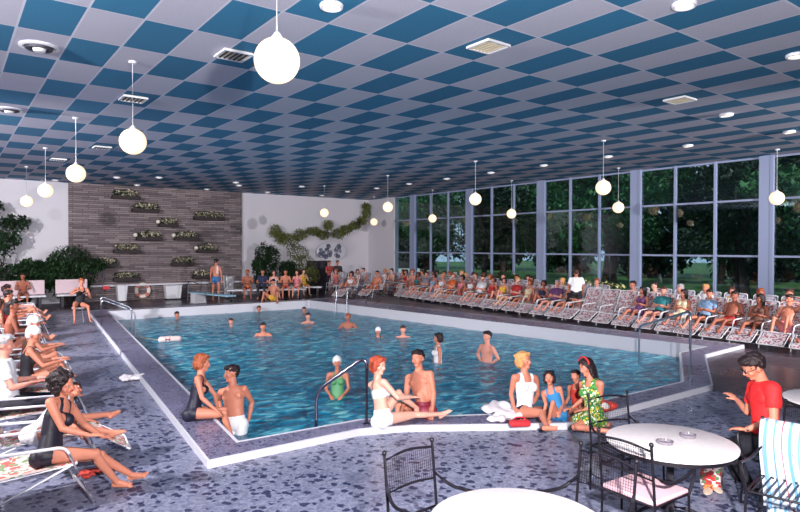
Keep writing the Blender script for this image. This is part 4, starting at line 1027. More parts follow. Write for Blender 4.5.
swimmer('m', 214, 313, 20, 'swimmer at the far pool edge below the standing man in blue shorts', .05, 'brown')
swimmer('f', 231, 326, -90, 'swimmer left of the pool centre, beyond the auburn-haired woman', .02, 'brown', 'pink')
swimmer('m', 263, 336, -80, 'swimmer nearest the middle of the pool with head and shoulders showing', .14, 'dark', 'tan')
swimmer('m', 259, 312, -70, 'swimmer near the far edge in front of the sunbather in yellow', .0, 'brown')
swimmer('f', 304, 313, -80, 'further of two swimmers in front of the far corner of the pool', .0, 'dark')
swimmer('m', 308, 323, -90, 'nearer of two swimmers in front of the far corner of the pool', .10, 'dark', 'pink')
swimmer('m', 337, 311, -150, 'dark-haired swimmer holding the far pool edge, left of a pair', .08, 'dark', 'brown')
swimmer('m', 351, 313, 120, 'swimmer with bare back close to the far edge, right of a pair', .06, 'dark')
swimmer('m', 348, 328, -90, 'sunburnt swimmer below the pair at the far edge', .22, 'auburn', 'brown')
swimmer('c', 378, 337, -90, 'swimmer in a pale cap alone between the seated couple and the far edge', .05, 'blond')
swimmer('m', 403, 337, -90, 'swimmer with only the head out, left of the woman in the white swimsuit', .08, 'brown', 'pink')
for px, py, zz, sex, hr, gm, lb, f, s in [(438, 362, .90, 'f', 'dark', [('swimsuit', g_swimsuit, .007, cl((226, 226, 234)))], 'dark-haired woman in white swimsuit standing in the middle of the pool', 190, .93), (487, 362, .93, 'm', 'dark', [('swim_trunks', g_trunks, .01, cl((40, 50, 90)))], 'bare-chested boy standing waist deep right of the pool centre', 215, 1.0)]:
    q = on_z(px, py, Z_W)
    arm = dict(armL=((-.1, .7, -.9), (.2, -.7, -.6)), armR=((-.1, -.7, -.9), (.2, .7, -.6))) if sex == 'm' else dict(armL=((.05, .2, -1), (.25, 0, -1)), armR=((.1, -.2, -1), (.3, 0, -1)))
    stander(lb, sex, ('short' if sex == 'm' else 'bob', hr), gm, (q.x, q.y, Z_W - 1.05 * s), YAW + R(f), s, pose=dict(legL=((0, .08, -1), (0, 0, -1)), legR=((0, -.08, -1), (0, 0, -1)), **arm), vox=.011, skin='pink' if sex == 'm' else 'tan')

# ------------------------------------------------------------------ standing and far-deck people
q = on_z(576, 318, 0)
stander('man in white short-sleeved shirt and dark shorts standing by the loungers, back turned', 'm', ('short', 'brown'), [('shirt', g_shirt, .03, cl((236, 236, 244)), .02), ('shorts', g_shorts, .018, cl((28, 26, 36)), .01), ('shoes', g_shoes, .008, cl((44, 34, 34)))], (q.x, q.y, 0), YAW + R(75), .93, fat=1.18, vox=.011, skin='tan', pose=dict(chest=(.12, 0, 1), neck=(.25, 0, 1), armL=((.15, .35, -1), (.35, -.2, -1)), armR=((.15, -.35, -1), (.35, .2, -1)), legL=((0, .1, -1), (0, 0, -1)), legR=((0, -.1, -1), (0, 0, -1))))
q = on_z(216, 301, 0)
stander('bare-backed man in blue swim shorts standing by the diving board', 'm', ('short', 'dark'), [('swim_shorts', g_trunks, .014, cl((60, 110, 170))), ('towel', lambda c: (c['lab'] == 'torso') & (c['u'] > .4) & (np.abs(c['lat'] + .10) < .035), .02, cl((230, 200, 205)))], (q.x, q.y, 0), YAW + R(80), 1.06, vox=.013, pose=dict(armL=((.0, .25, -1), (.15, 0, -1)), armR=((0, -.25, -1), (.15, 0, -1)), neck=(.3, 0, 1), legL=((0, .1, -1), (0, 0, -1)), legR=((0, -.1, -1), (0, 0, -1))))
for x, y, lb, sex, hr, gm, f in [(16.55, 27.6, 'person in dark jacket, right one of two standing at the white wall', 'm', 'dark', [('jacket', g_longshirt, .02, cl((38, 44, 56)), .012), ('trousers', g_trousers, .015, cl((30, 34, 44)), .008)], -80), (16.15, 27.75, 'person in red top, left one of two standing at the white wall', 'f', 'dark', [('shirt', g_shirt, .016, cl((160, 60, 60)), .01), ('trousers', g_trousers, .012, cl((34, 30, 40)), .008)], -60)]:
    stander(lb, sex, ('short', hr), gm, (x, y, 0), YAW + R(f), .96, pose=dict(legL=((0, .1, -1), (0, 0, -1)), legR=((0, -.1, -1), (0, 0, -1)), armL=((.2, .2, -1), (.8, -.3, .1)), armR=((.2, -.2, -1), (.8, .3, .1))))
# bench sitters
def bench(x, y, rz, L, lb, grp=None, back=False):
    t = thing('bench', lb, 'bench', (x, y, 0), rz, grp)
    MB().box((0, 0, .45), (.46, L, .07)).build('seat', M_KERB, t, False, .01)
    for sg_ in (-1, 0, 1) if L > 2 else (-1, 1): MB().box((-.02, sg_ * (L / 2 - .2), .207), (.34, .10, .414)).build('leg', mat('dark bench leg', (40, 34, 44), .6), t, False)
    if back: MB().box((-.25, 0, .78), (.07, L, .56)).build('backrest', mat('pale pink bench back', (206, 182, 192), .7), t, False, .015)
    return t
bench(11.7, 25.75, R(-110), 3.5, 'long low white bench in front of the plants at the far pool end'); bench(13.95, 26.4, R(-125), 1.7, 'short low white bench right of the long one by the dark doorway'); bench(16.6, 26.3, R(-115), 1.9, 'short low white bench in front of the standing pair')
for x in (-1.3, .55, 2.4, 4.1):
    bench(x, 27.45, R(-90), 1.5 if x < 4 else 1.15, 'white bench with pale pink back on the far wall, ' + {-1.3: 'leftmost of the four', .55: 'cut by the left edge', 2.4: 'with a person seated on it', 4.1: 'rightmost beside the stone wall'}[x], 'benches with backs on the far wall', True)
seat_up = ['f_suit_up', 'f_dress_up', 'm_trunks_up', 'f_suit_up', 'm_trunks_up', 'f_dress_up']
bx = Vector((11.7, 25.75, 0)); bd_ = Vector((math.sin(R(110)), math.cos(R(110)), 0)); bd_ = Vector((-math.sin(R(-110)), math.cos(R(-110)), 0))
for i, (u, key, c_, h_, s_) in enumerate([(-1.35, 'f_suit_up', 'pink', 'brown', 'pink'), (-.85, 'm_trunks_up', 'red', 'dark', 'tan'), (-.35, 'f_suit_up', 'white', 'dark', 'pink'), (.2, 'm_shirt_up', 'navy', 'dark', 'tan'), (.85, 'm_trunks_up', 'orange', 'auburn', 'brown'), (2.2, 'f_dress_up', 'yellow', 'brown', 'fair')]):
    p = bx + bd_ * (-u) if i < 5 else Vector((13.95, 26.4, 0))
    o = place_tree(RECL[key], (p.x, p.y, .07), R(-110) + R((i * 41) % 30 - 15), 'person in %s %s on the far white bench, %s from left' % (c_, gname(key), ords[i]), 'people on the far benches', 'person'); RECOL.append((o, c_, s_, h_))
o = place_tree(RECL['m_trunks_up'], (2.4, 27.5, .06), R(-95), 'bare-chested person seated on the pink-backed far bench', None, 'person'); RECOL.append((o, 'brown', 'brown', 'dark'))
q = on_z(273, 301, .1)
P = dict(s=.97, pel=(0, 0, .13), face=(1, 0, 0), up=(-.25, 0, 1), chest=(-.05, 0, 1), neck=(.3, 0, 1), legL=((.62, .5, .62), (.25, .12, -1)), legR=((.6, -.55, .6), (.3, -.1, -1)), armL=((.4, .5, -.7), (.7, -.1, .3)), armR=((-.2, -.5, -.85), (-.1, -.2, -1)))
make_person(P, 'bare-chested person in yellow trunks sitting on the far pool edge with knees apart', (q.x, q.y, .1), YAW + R(-100), 'm', 'tan', ('short', 'dark'), [('swim_trunks', g_trunks, .012, cl((222, 170, 60)))], .013)
# woman perched on a stool by the far left rail
q = Vector((3.35, 21.3, 0)); P = dict(s=.97, pel=(0, 0, .58), face=(1, 0, 0), up=(-.1, .25, 1), chest=(0, .1, 1), neck=(.1, 0, 1), legL=((.95, .3, -.1), (.3, .1, -1)), legR=((.9, -.2, -.2), (.1, 0, -1)), armL=((.3, .3, -1), (.7, -.5, .5)), armR=((.5, -.5, -.5), (.4, .9, .5)))
make_person(P, 'woman in black swimsuit sitting on a white stool by the far left pool handrail', (q.x, q.y, 0), YAW + R(-55), 'f', 'tan', ('short', 'auburn'), [('swimsuit', g_swimsuit, .007, cl((24, 22, 32)))], .011)
t = thing('stool', 'small white stool under the woman by the far left handrail', 'stool', (q.x, q.y, 0))
MB().lathe([(.18, .43), (.20, .44), (.20, .47), (.17, .485)], 20).build('seat', M_KERB, t)
for a in range(4): MB().tube([(.13 * math.cos(a * PI / 2 + .6), .13 * math.sin(a * PI / 2 + .6), .44), (.19 * math.cos(a * PI / 2 + .6), .19 * math.sin(a * PI / 2 + .6), 0)], .012, 8).build('leg', M_TUBE, t)
for o, c_, s_, h_ in RECOL: pass
bpy.context.view_layer.update()
for o, c_, s_, h_ in RECOL: recolour(o, c_, s_, h_)
for d_ in (RECL, sw):
    for k_, o in list(d_.items()):
        if o.name not in USED:
            for c_ in list(o.children): bpy.data.objects.remove(c_)
            bpy.data.objects.remove(o)
#PART5
# ------------------------------------------------------------------ tables and iron chairs
M_TOP = mat('white stone table top', (222, 212, 214), .45, vary=.05, vscale=20)
def table(x, y, r, lb, h=.72):
    t = thing('round_table', lb, 'table', (x, y, 0), .3)
    MB().lathe([(0, h - .03), (r - .03, h - .03), (r, h - .022), (r, h - .006), (r - .012, h), (0, h)], 72).build('table_top', M_TOP, t)
    MB().lathe([(r - .035, h - .06), (r - .02, h - .06), (r - .02, h - .03), (r - .035, h - .03)], 48).build('rim_apron', M_IRON, t)
    MB().tube([(0, 0, .10), (0, 0, h - .03)], [.035, .028], 14).ell((0, 0, .34), (.055, .055, .05), 14, 8).build('pedestal', M_IRON, t)
    for k in range(4):
        a = k * PI / 2 + .4; c, s_ = math.cos(a), math.sin(a)
        MB().tube(bend([(.02 * c, .02 * s_, .16), (.20 * c, .20 * s_, .14), (.34 * c, .34 * s_, .0)], .1), .016, 8).build('leg', M_IRON, t)
    for k in range(3):
        a = k * 2 * PI / 3; MB().tube([(.02 * math.cos(a), .02 * math.sin(a), h - .10), (r * .7 * math.cos(a), r * .7 * math.sin(a), h - .035)], .010, 8).build('top_bracket', M_IRON, t)
    return t
table(4.92, 2.74, .52, 'round white-topped table with two glass ashtrays beside the man in red')
table(2.72, 2.46, .53, 'round white-topped table cut off by the bottom edge of the view')
table(7.72, 2.40, .52, 'round pale-topped table cut by the right edge behind the man in red')
for x, y, lb in [(4.80, 2.72, 'glass ashtray nearest the middle of the round table'), (5.13, 2.70, 'second glass ashtray nearer the far side of the round table')]:
    t = thing('ashtray', lb, 'ashtray', (x, y, .72), 0, 'glass ashtrays on the table')
    MB().lathe([(.035, 0), (.062, .004), (.068, .028), (.058, .03), (.048, .010), (0, .008)], 24).build('dish', mat('smoked glass', (120, 112, 124), .12, spec=.8), t)
    MB().cap((.01, .0, .03), .004, (.05, .02, .036), .004, 6).build('cigarette', mat('cigarette paper', (236, 232, 226), .7), t)
def iron_chair(x, y, rz, lb, cushion=None):
    t = thing('iron_chair', lb, 'chair', (x, y, 0), rz, None); w = .23; hs = .44
    for sg_ in (1, -1):
        b = MB().tube([(-.23, sg_ * w, 0), (-.22, sg_ * w, hs), (-.27, sg_ * w, .90)], .0105, 8).ell((-.272, sg_ * w, .915), .018, 10, 8); b.build('back_leg', M_IRON, t)
        MB().tube([(.24, sg_ * (w + .01), 0), (.23, sg_ * w, hs)], .0105, 8).build('front_leg', M_IRON, t)
        MB().tube(bend([(-.245, sg_ * w, .68), (-.12, sg_ * (w + .05), .60), (.10, sg_ * (w + .06), .62), (.25, sg_ * (w + .04), .66), (.27, sg_ * (w + .02), .58), (.235, sg_ * w, hs)], .08), .013, 8).build('armrest', M_IRON, t)
    MB().tube(bend([(-.268, -w, .865), (-.285, 0, .895), (-.268, w, .865)], .2), .010, 8).build('top_rail', M_IRON, t)
    MB().tube(bend([(-.240, -w, .64), (-.25, 0, .66), (-.240, w, .64)], .2), .009, 8).build('lower_rail', M_IRON, t)
    f = MB()
    for k in range(23):
        yy = -w + .02 * (k + .5); f.tube([(-.243, yy, .645), (-.270, yy, .87)], .0016, 4)
    for k in range(11): z = .66 + .02 * k; f.tube([(-.243 - .027 * (z - .645) / .22, -w, z), (-.247 - .027 * (z - .645) / .22, w, z)], .0016, 4)
    f.build('back_mesh', M_IRON, t)
    f = MB().tube(bend([(-.22, -w, hs), (.23, -w, hs), (.23, w, hs), (-.22, w, hs), (-.22, -w, hs)], .02), .010, 8)
    for k in range(9): f.box((0, -w + .05 * (k + .6), hs), (.44, .012, .005))
    f.build('seat_frame', M_IRON, t)
    for z, yy in ((.16, 1), (.16, -1)): MB().tube([(-.225, yy * w, z), (.235, yy * w, z)], .007, 6).build('stretcher', M_IRON, t)
    if cushion: MB().box((0.005, 0, hs + .022), (.46, .46, .035)).build('cushion', cushion, t, True, .014)
    return t
iron_chair(2.70, 3.20, R(-86), 'black wrought-iron chair behind the bottom-edge table, left one with its back to the pool')
iron_chair(4.40, 2.66, R(-2), 'black wrought-iron chair with pink seat pad drawn up to the round table', mat('pink seat pad', (222, 178, 190), .75))
iron_chair(3.46, 2.55, R(178), 'black wrought-iron chair facing the bottom-edge table, back to back with the pink-padded chair')
iron_chair(5.17, 3.32, R(-108), 'black wrought-iron chair on the pool side of the round table, near the woman in green')
iron_chair(6.02, 2.28, R(160), 'black wrought-iron chair under the man in the red shirt')
# towel over the back of the red-shirt man's chair
M_TOWEL = stripe_mat('white towel with pale stripes', (190, 202, 218), [(.08, .18, (104, 150, 190)), (.40, .47, (206, 96, 110)), (.70, .80, (110, 160, 196))], 2.4, 0)
def towel(name, lb, x, y, rz, w, hf, hb, top, m, seed):
    nu, nv_ = 40, 44; vs = []; fs = []; uv = []
    for j in range(nv_ + 1):
        v = j / nv_ * (hf + hb)
        for i in range(nu + 1):
            u = i / nu - .5; fold = .016 * math.sin(u * 34 + seed) + .012 * math.sin(u * 61 + 2 + seed)
            if v < hf: dz = hf - v; side = 1
            else: dz = v - hf; side = -1
            amp = min(1, dz / .12); pin = 1 - .38 * min(1, dz / .6) * (1 if side > 0 else .5)
            xx = side * (.034 + fold * amp + .05 * amp * dz) ; yy = u * w * (1 - .10 * math.sin(dz * 4 + seed)) + .04 * math.sin(dz * 5 + seed)
            arc = .022 * math.cos(min(1, dz / .03) * PI / 2)
            vs.append((xx * min(1, dz / .02 + .15), yy, top - dz + .0 + (.02 * math.sin(u * 9 + seed) * amp)))
    for j in range(nv_):
        for i in range(nu): a = j * (nu + 1) + i; fs.append((a, a + 1, a + nu + 2, a + nu + 1))
    me = bpy.data.meshes.new(name); me.from_pydata(vs, [], fs); ul = me.uv_layers.new(name='UVMap')
    for p in me.polygons:
        for li in p.loop_indices:
            vi = me.loops[li].vertex_index; ul.data[li].uv = ((vi % (nu + 1)) / nu, (vi // (nu + 1)) / nv_)
    me.polygons.foreach_set('use_smooth', [True] * len(me.polygons)); me.materials.append(m)
    o = bpy.data.objects.new(name, me); COL.objects.link(o); o.location = (x, y, 0); o.rotation_euler = (0, 0, rz)
    sd = o.modifiers.new('thickness', 'SOLIDIFY'); sd.thickness = .008; sd.offset = 0
    tag(o, lb, 'towel'); return o
iron_chair(5.32, 2.0, R(190), 'black wrought-iron chair with a striped towel over its back, nearest the lower right corner')
towel('towel', 'white towel with pale blue and pink stripes draped over an iron chair at right', 5.585, 2.045, R(10), .46, .84, .70, .915, M_TOWEL, .7)
# things lying about on the deck
def lump(name, lb, cat, pos, m, size, seed=1, squash=.4, n=5, **kw):
    rnd = random.Random(seed); mb = MB()
    for k in range(n): mb.ell(Vector((rnd.uniform(-.5, .5) * size, rnd.uniform(-.4, .4) * size, size * squash * .45)), (size * rnd.uniform(.25, .5), size * rnd.uniform(.2, .4), size * squash * rnd.uniform(.3, .5)), 14, 8)
    me = remeshed(mb, name, size * .05, 2, .5, size * .10, 9 / size * .5); zmin = min(v.co.z for v in me.vertices)
    for v in me.vertices: v.co.z -= zmin
    me.materials.append(m); o = bpy.data.objects.new(name, me); COL.objects.link(o); o.location = pos; tag(o, lb, cat); return o
def at0(px, py, z=0): p = on_z(px, py, z); return (p.x, p.y, z)
lump('crumpled_towel', 'small crumpled white towel on the deck beside the left pool edge', 'towel', at0(132, 380), cl((214, 206, 214)), .26, 3)
lump('folded_towel', 'pale towel lying flat on the pool edge beside the blonde woman', 'towel', (5.93, 5.72, .106), cl((226, 216, 224)), .55, 5, .14, 7)
lump('beach_towel', 'red and white towel heaped behind the woman in the green dress', 'towel', (7.35, 5.13, .106), print_mat('red white towel', (214, 70, 60), [(230, 220, 220)], 7, .4), .42, 8, .35)
lump('red_cloth', 'small red cloth bundle on the deck under the nearest white lounge chair', 'cloth', at0(90, 477), cl((170, 52, 44)), .17, 4)
t = thing('red_purse', 'small red purse lying on the white kerb at the girl\'s feet', 'purse', (5.80, 5.22, .106), R(-30))
MB().box((0, 0, .035), (.26, .12, .07)).build('purse_body', cl((208, 40, 50)), t, True, .02); MB().tube(bend([(-.08, 0, .07), (-.06, 0, .11), (.06, 0, .11), (.08, 0, .07)], .03), .008, 8).build('handle', cl((208, 40, 50)), t)
t = thing('beach_bag', 'white beach bag with red flowers on the deck beside the man in red', 'bag', at0(712, 482), R(20))
M_BAG = print_mat('white bag with red flowers', (226, 214, 216), [(196, 44, 48), (160, 60, 60), (80, 120, 80)], 12, .45)
MB().add([(-.17, -.09, 0), (.17, -.09, 0), (.17, .09, 0), (-.17, .09, 0), (-.21, -.10, .32), (.21, -.10, .32), (.21, .10, .32), (-.21, .10, .32)], [(0, 3, 2, 1), (4, 5, 6, 7), (0, 1, 5, 4), (1, 2, 6, 5), (2, 3, 7, 6), (3, 0, 4, 7)]).build('bag_body', M_BAG, t, True, .02)
for sg_ in (-1, 1): MB().tube(bend([(-.1, sg_ * .09, .31), (-.07, sg_ * .09, .45), (.07, sg_ * .09, .45), (.1, sg_ * .09, .31)], .06), .010, 8).build('handle', cl((196, 44, 48)), t)
for k, (px, py, a) in enumerate([(708, 492, 20), (717, 490, 40)]):
    t = thing('sandal', ['left sandal of the orange and white pair on the deck under the table', 'right sandal of the orange and white pair on the deck under the table'][k], 'sandal', at0(px, py), R(a), 'pair of sandals')
    MB().ell((0, 0, .012), (.12, .042, .012), 18, 8).build('sole', cl((216, 190, 170)), t)
    MB().tube([(.045, -.04, .012), (.05, -.02, .045), (.05, .02, .045), (.045, .04, .012)], .013, 8).build('strap', cl((220, 120, 60)), t)

# ------------------------------------------------------------------ pool rails and equipment
def rail(name, lb, paths, m, r=.022, grp=None):
    t = thing(name, lb, 'handrail', paths[0][0], 0, grp); o0 = Vector(paths[0][0])
    for k, p in enumerate(paths):
        P_ = bend([Vector(q) - o0 for q in p], .16, 7)
        MB().tube(P_, r, 12).build('tube', m, t)
        for q in (p[0],): MB().lathe([(.045, 0), (.045, .012), (.03, .02)], 16, Vector(q) - o0).build('base_flange', m, t)
    return t
M_STEEL = mat('dark polished steel', (120, 118, 136), .22, 1)
a = Vector((4.30, 6.45, .1)); d = Vector((-.55, .40, 0)); b_ = on_z(320, 424, .1)
rail('pool_handrail', 'dark steel bent handrail rising from the near pool edge by the seated couple', [[(a.x, a.y, .1), (a.x, a.y, .98), (b_.x, b_.y + .1, .50), (b_.x, b_.y + .1, -.6)]], M_STEEL)
p2 = on_z(690, 380, .1); p3 = on_z(634, 361, -.25)
rail('pool_handrail', 'long steel handrail at the right end of the pool in front of the loungers', [[(p2.x, p2.y, .1), (p2.x, p2.y, 1.28), (p3.x - .2, p3.y - .25, .60), (p3.x - .2, p3.y - .25, -.9)]], M_CHROME)
rail('pool_handrail', 'pair of steel handrails at the far left corner of the pool', [[(3.62, 19.3, .0), (3.62, 19.3, .85), (4.5, 19.1, .45), (4.5, 19.1, -.6)], [(3.85, 20.6, .0), (3.85, 20.6, .85), (4.7, 20.4, .45), (4.7, 20.4, -.6)]], M_CHROME)
rail('pool_handrail', 'pair of steel ladder rails on the far window side of the pool', [[(13.75, 21.4, .0), (13.75, 21.4, .75), (12.75, 21.3, .7), (12.6, 21.3, -.6)], [(13.7, 20.6, .0), (13.7, 20.6, .75), (12.75, 20.5, .7), (12.65, 20.5, -.6)]], M_CHROME)
# diving board
t = thing('diving_board', 'low pale blue diving board with rails at the far edge of the pool', 'diving board', (8.8, 25.2, 0), R(-78))
M_BOARD = mat('pale blue board', (150, 190, 214), .5)
MB().box((.25, 0, .42), (3.0, .44, .05)).build('board', M_BOARD, t, False, .01); MB().box((-.75, 0, .2), (.35, .5, .39)).build('base', M_KERB, t, False)
MB().tube([(.35, -.24, .36), (.35, .24, .36)], .03, 10).build('fulcrum', M_CHROME, t)
for sg_ in (1, -1): MB().tube(bend([(-1.1, sg_ * .3, 0), (-1.0, sg_ * .3, .95), (.2, sg_ * .3, .80), (.4, sg_ * .3, 0)], .15), .018, 8).build('rail', M_CHROME, t)
# life ring, bins
t = thing('life_ring', 'white life ring hung low on the stone wall between the white bins', 'life ring', (7.13, 28.91, .42))
n_ = 40; vs = []; fs = []
for i in range(n_):
    a = 2 * PI * i / n_
    for j in range(14):
        b = 2 * PI * j / 14; rr = .27 + .085 * math.cos(b); vs.append((rr * math.cos(a), .06 * math.sin(b) - .0, rr * math.sin(a)))
for i in range(n_):
    for j in range(14): fs.append((i * 14 + j, ((i + 1) % n_) * 14 + j, ((i + 1) % n_) * 14 + (j + 1) % 14, i * 14 + (j + 1) % 14))
MB().add(vs, fs).build('ring', mat('life ring white', (222, 206, 200), .6), t)
for k in range(4):
    a = k * PI / 2 + PI / 4; c, s_ = math.cos(a), math.sin(a)
    MB().cap((.27 * c - .04 * s_, 0, .27 * s_ + .04 * c), .096, (.27 * c + .04 * s_, 0, .27 * s_ - .04 * c), .096, 14, (0, 1, 0), .75).build('band', cl((190, 120, 110)), t)
for x, w, h, lb in [(6.1, .42, .72, 'tall narrow white bin left of the life ring'), (8.25, .72, .62, 'wide white towel bin right of the life ring'), (10.55, .38, 1.0, 'tall narrow white bin beside the man at the diving board')]:
    t = thing('towel_bin', lb, 'bin', (x, 28.2 if x < 10 else 27.4, 0), 0, None)
    MB().add([(-w / 2 + .05, -.16, .05), (w / 2 - .05, -.16, .05), (w / 2 - .05, .16, .05), (-w / 2 + .05, .16, .05), (-w / 2, -.2, h), (w / 2, -.2, h), (w / 2, .2, h), (-w / 2, .2, h)], [(0, 3, 2, 1), (4, 5, 6, 7), (0, 1, 5, 4), (1, 2, 6, 5), (2, 3, 7, 6), (3, 0, 4, 7)]).build('bin_body', FURN, t, False, .02)
    MB().box((0, 0, h + .02), (w + .03, .43, .04)).build('rim', M_KERB, t, False, .01)
    for sx in (-1, 1): MB().box((sx * (w / 2 - .08), 0, .025), (.05, .26, .05)).build('foot', M_BLACK, t, False)
# rope and float
q = on_z(170, 341, Z_W)
t = thing('rope_float', 'red and white float on a lane rope in the left part of the pool', 'float', (q.x, q.y, Z_W + .03), 0)
MB().cap((-.22, .05, .02), .085, (.22, -.05, .02), .085, 16).build('float_body', mat('float white', (216, 190, 190), .5), t)
MB().tube([(-.12, .027, .02), (.0, 0, .02)], .089, 16).build('red_band', cl((190, 60, 60)), t)
q2 = on_z(134, 338, Z_W); MB().tube([(-.25, .05, .0), (q2.x - q.x, q2.y - q.y, .03)], .012, 6).build('rope', cl((206, 196, 170)), t)
# small pole with a red sign on the back ledge
t = thing('stanchion', 'thin grey pole with a small red tag in front of the stone wall', 'pole', (5.05, 26.6, 0)); MB().tube([(0, 0, 0), (0, 0, 1.35)], .015, 8).build('pole', M_CHROME, t); MB().lathe([(.14, 0), (.13, .02), (.03, .03)], 18).build('base', M_CHROME, t)
MB().box((.12, 0, .74), (.26, .02, .14)).build('red_tag', cl((190, 50, 64)), t, False, .004)

# ------------------------------------------------------------------ wall planters and plants
def leaf_cloud(n, rad, size, seed, centre=(0, 0, 0), droop=0, bumps=None, aspect=.5):
    rnd = np.random.RandomState(seed); mb = MB(); c = Vector(centre); vs = []; fs = []
    for k in range(n):
        if bumps: bc, br = bumps[rnd.randint(len(bumps))]
        else: bc, br = (0, 0, 0), rad
        d = rnd.normal(size=3); d /= np.linalg.norm(d); r = rnd.uniform(.35, 1) ** .5
        p = c + Vector(bc) + Vector((d[0] * br[0] * r, d[1] * br[1] * r, d[2] * br[2] * r))
        L = size * rnd.uniform(.6, 1.3); a = rnd.normal(size=3); a[2] -= droop; a /= np.linalg.norm(a); ax = Vector(a); x, y, _ = basis(ax + Vector((d * .3).tolist()))
        w = L * aspect * .5; m = p + ax * L * .5; o = len(vs)
        vs += [p, m + x * w + y * w * .3, p + ax * L, m - x * w + y * w * .3]; fs += [(o, o + 1, o + 2, o + 3)]
    return mb.add(vs, fs)
M_BOX = mat('dark planter box', (40, 30, 34), .7); M_BLOOM = mat('white blossoms', (206, 196, 176), .6); M_CANLAMP = mat('white planter spotlight', (226, 220, 210), .4)
WP = [(6.43, 4.66, 1.15), (7.25, 4.12, 1.15), (8.25, 3.48, .85), (10.15, 3.85, 1.45), (7.40, 2.86, 1.1), (9.06, 2.87, 1.1), (6.45, 2.28, 1.1), (10.05, 2.29, 1.0), (5.56, 1.66, 1.05), (8.91, 1.68, 1.05), (6.45, 1.04, 1.1), (9.75, 1.06, .8)]
WL = ['topmost, upper left', 'second from the top, left half', 'third down, just right of the left group', 'widest, double tiered on the right side', 'middle height, left one of the pair', 'middle height, right one of the pair', 'left side below the middle pair', 'right side below the widest one', 'low on the far left by the drooping plant', 'low in the right half', 'lowest on the left above the ledge', 'lowest on the right behind the standing man']
for i, ((x, z, w), lb) in enumerate(zip(WP, WL)):
    t = thing('wall_planter', 'planter of white blossoms on stone wall, ' + lb, 'planter', (x, 28.82, z), 0, 'planters on the stone wall')
    MB().box((0, 0, -.10), (w, .30, .16)).build('planter_box', M_BOX, t, False, .01)
    leaf_cloud(int(420 * w), (w / 2, .16, .15), .11, 50 + i, (0, 0, .08)).build('foliage', M_LEAF, t, False)
    tag(leaf_cloud(int(150 * w), (w / 2 * .9, .14, .12), .085, 90 + i, (0, -.10, .10), aspect=.9).build('blossoms', M_BLOOM, t, False), kind='stuff')
    if i in (2, 4, 5, 7): MB().ell((-w / 2 - .06, -.1, .05), .09, 14, 10).build('spotlight', M_CANLAMP, t)
def plant(name, lb, x, y, z, bumps, n, size, m, seed, pot=None, stems=None, grp=None, droop=0.0, cat='plant', aspect=.5):
    t = thing(name, lb, cat, (x, y, z), 0, grp)
    leaf_cloud(n, None, size, seed, bumps=bumps, droop=droop, aspect=aspect).build('foliage', m, t, False)
    if pot: MB().lathe([(pot * .7, 0), (pot, pot * 1.1), (pot * 1.06, pot * 1.1), (pot * 1.06, pot * 1.25), (pot * .9, pot * 1.25), (pot * .9, pot * 1.05)], 22).build('pot', M_BOX, t)
    if stems:
        for k, st in enumerate(stems): MB().tube(st, .022, 6).build('stem', M_BARK, t)
    return t
plant('potted_shrub', 'large drooping dark green shrub where the white and stone walls meet at left', 4.15, 28.3, 0, [((0, 0, 1.9), (.85, .45, .55)), ((-.45, 0, 1.5), (.5, .4, .7)), ((.35, 0, 1.25), (.7, .45, .7)), ((.9, 0, 1.6), (.5, .3, .25)), ((0, 0, .8), (.8, .4, .6))], 4200, .16, M_LEAF, 1, .35, [[(0, 0, .3), (.1, 0, 1.2), (0, 0, 2.0)]], droop=.8)
plant('potted_tree', 'bare-branched leafy tree cut by the left edge in front of the white wall', 1.75, 28.2, 0, [((0, 0, 3.0), (.75, .4, .45)), ((.5, 0, 3.35), (.55, .3, .22)), ((-.2, 0, 2.2), (.6, .4, .35)), ((-.4, 0, 3.9), (.5, .3, .3)), ((.1, 0, 2.6), (.6, .3, .3))], 2200, .18, M_LEAF, 2, .3, [[(0, 0, .3), (.05, 0, 1.6), (.3, 0, 3.2)], [(.05, 0, 1.5), (-.4, 0, 3.6)]])
plant('potted_shrub', 'low dark broad-leaved shrubs below the leafy tree at far left', 2.5, 28.45, 0, [((-.6, 0, 1.25), (.8, .3, .45)), ((.3, 0, 1.45), (.6, .3, .35)), ((.9, 0, 1.5), (.25, .2, .25)), ((.5, 0, 1.0), (.9, .3, .4))], 2600, .2, M_LEAF, 3, .3, [[(0, 0, .3), (.1, 0, 1.2)]], aspect=.7)
plant('potted_shrub', 'tall bushy dark shrub at the left end of the right white wall', 12.75, 28.2, 0, [((-.1, 0, 2.0), (.45, .4, .6)), ((.35, 0, 1.9), (.4, .35, .6)), ((0, 0, 1.3), (.65, .4, .6)), ((-.35, 0, 1.5), (.35, .3, .4)), ((-.1, 0, .8), (.55, .3, .4))], 3600, .15, M_LEAF, 4, .32, [[(0, 0, .3), (0, 0, 1.6)]], droop=.3)
plant('potted_shrub', 'lower dark shrub between the tall bush and the olive vine', 14.05, 28.3, 0, [((0, 0, 1.25), (.5, .35, .45)), ((.2, 0, .9), (.6, .35, .5))], 1600, .16, M_LEAF, 5, .3)
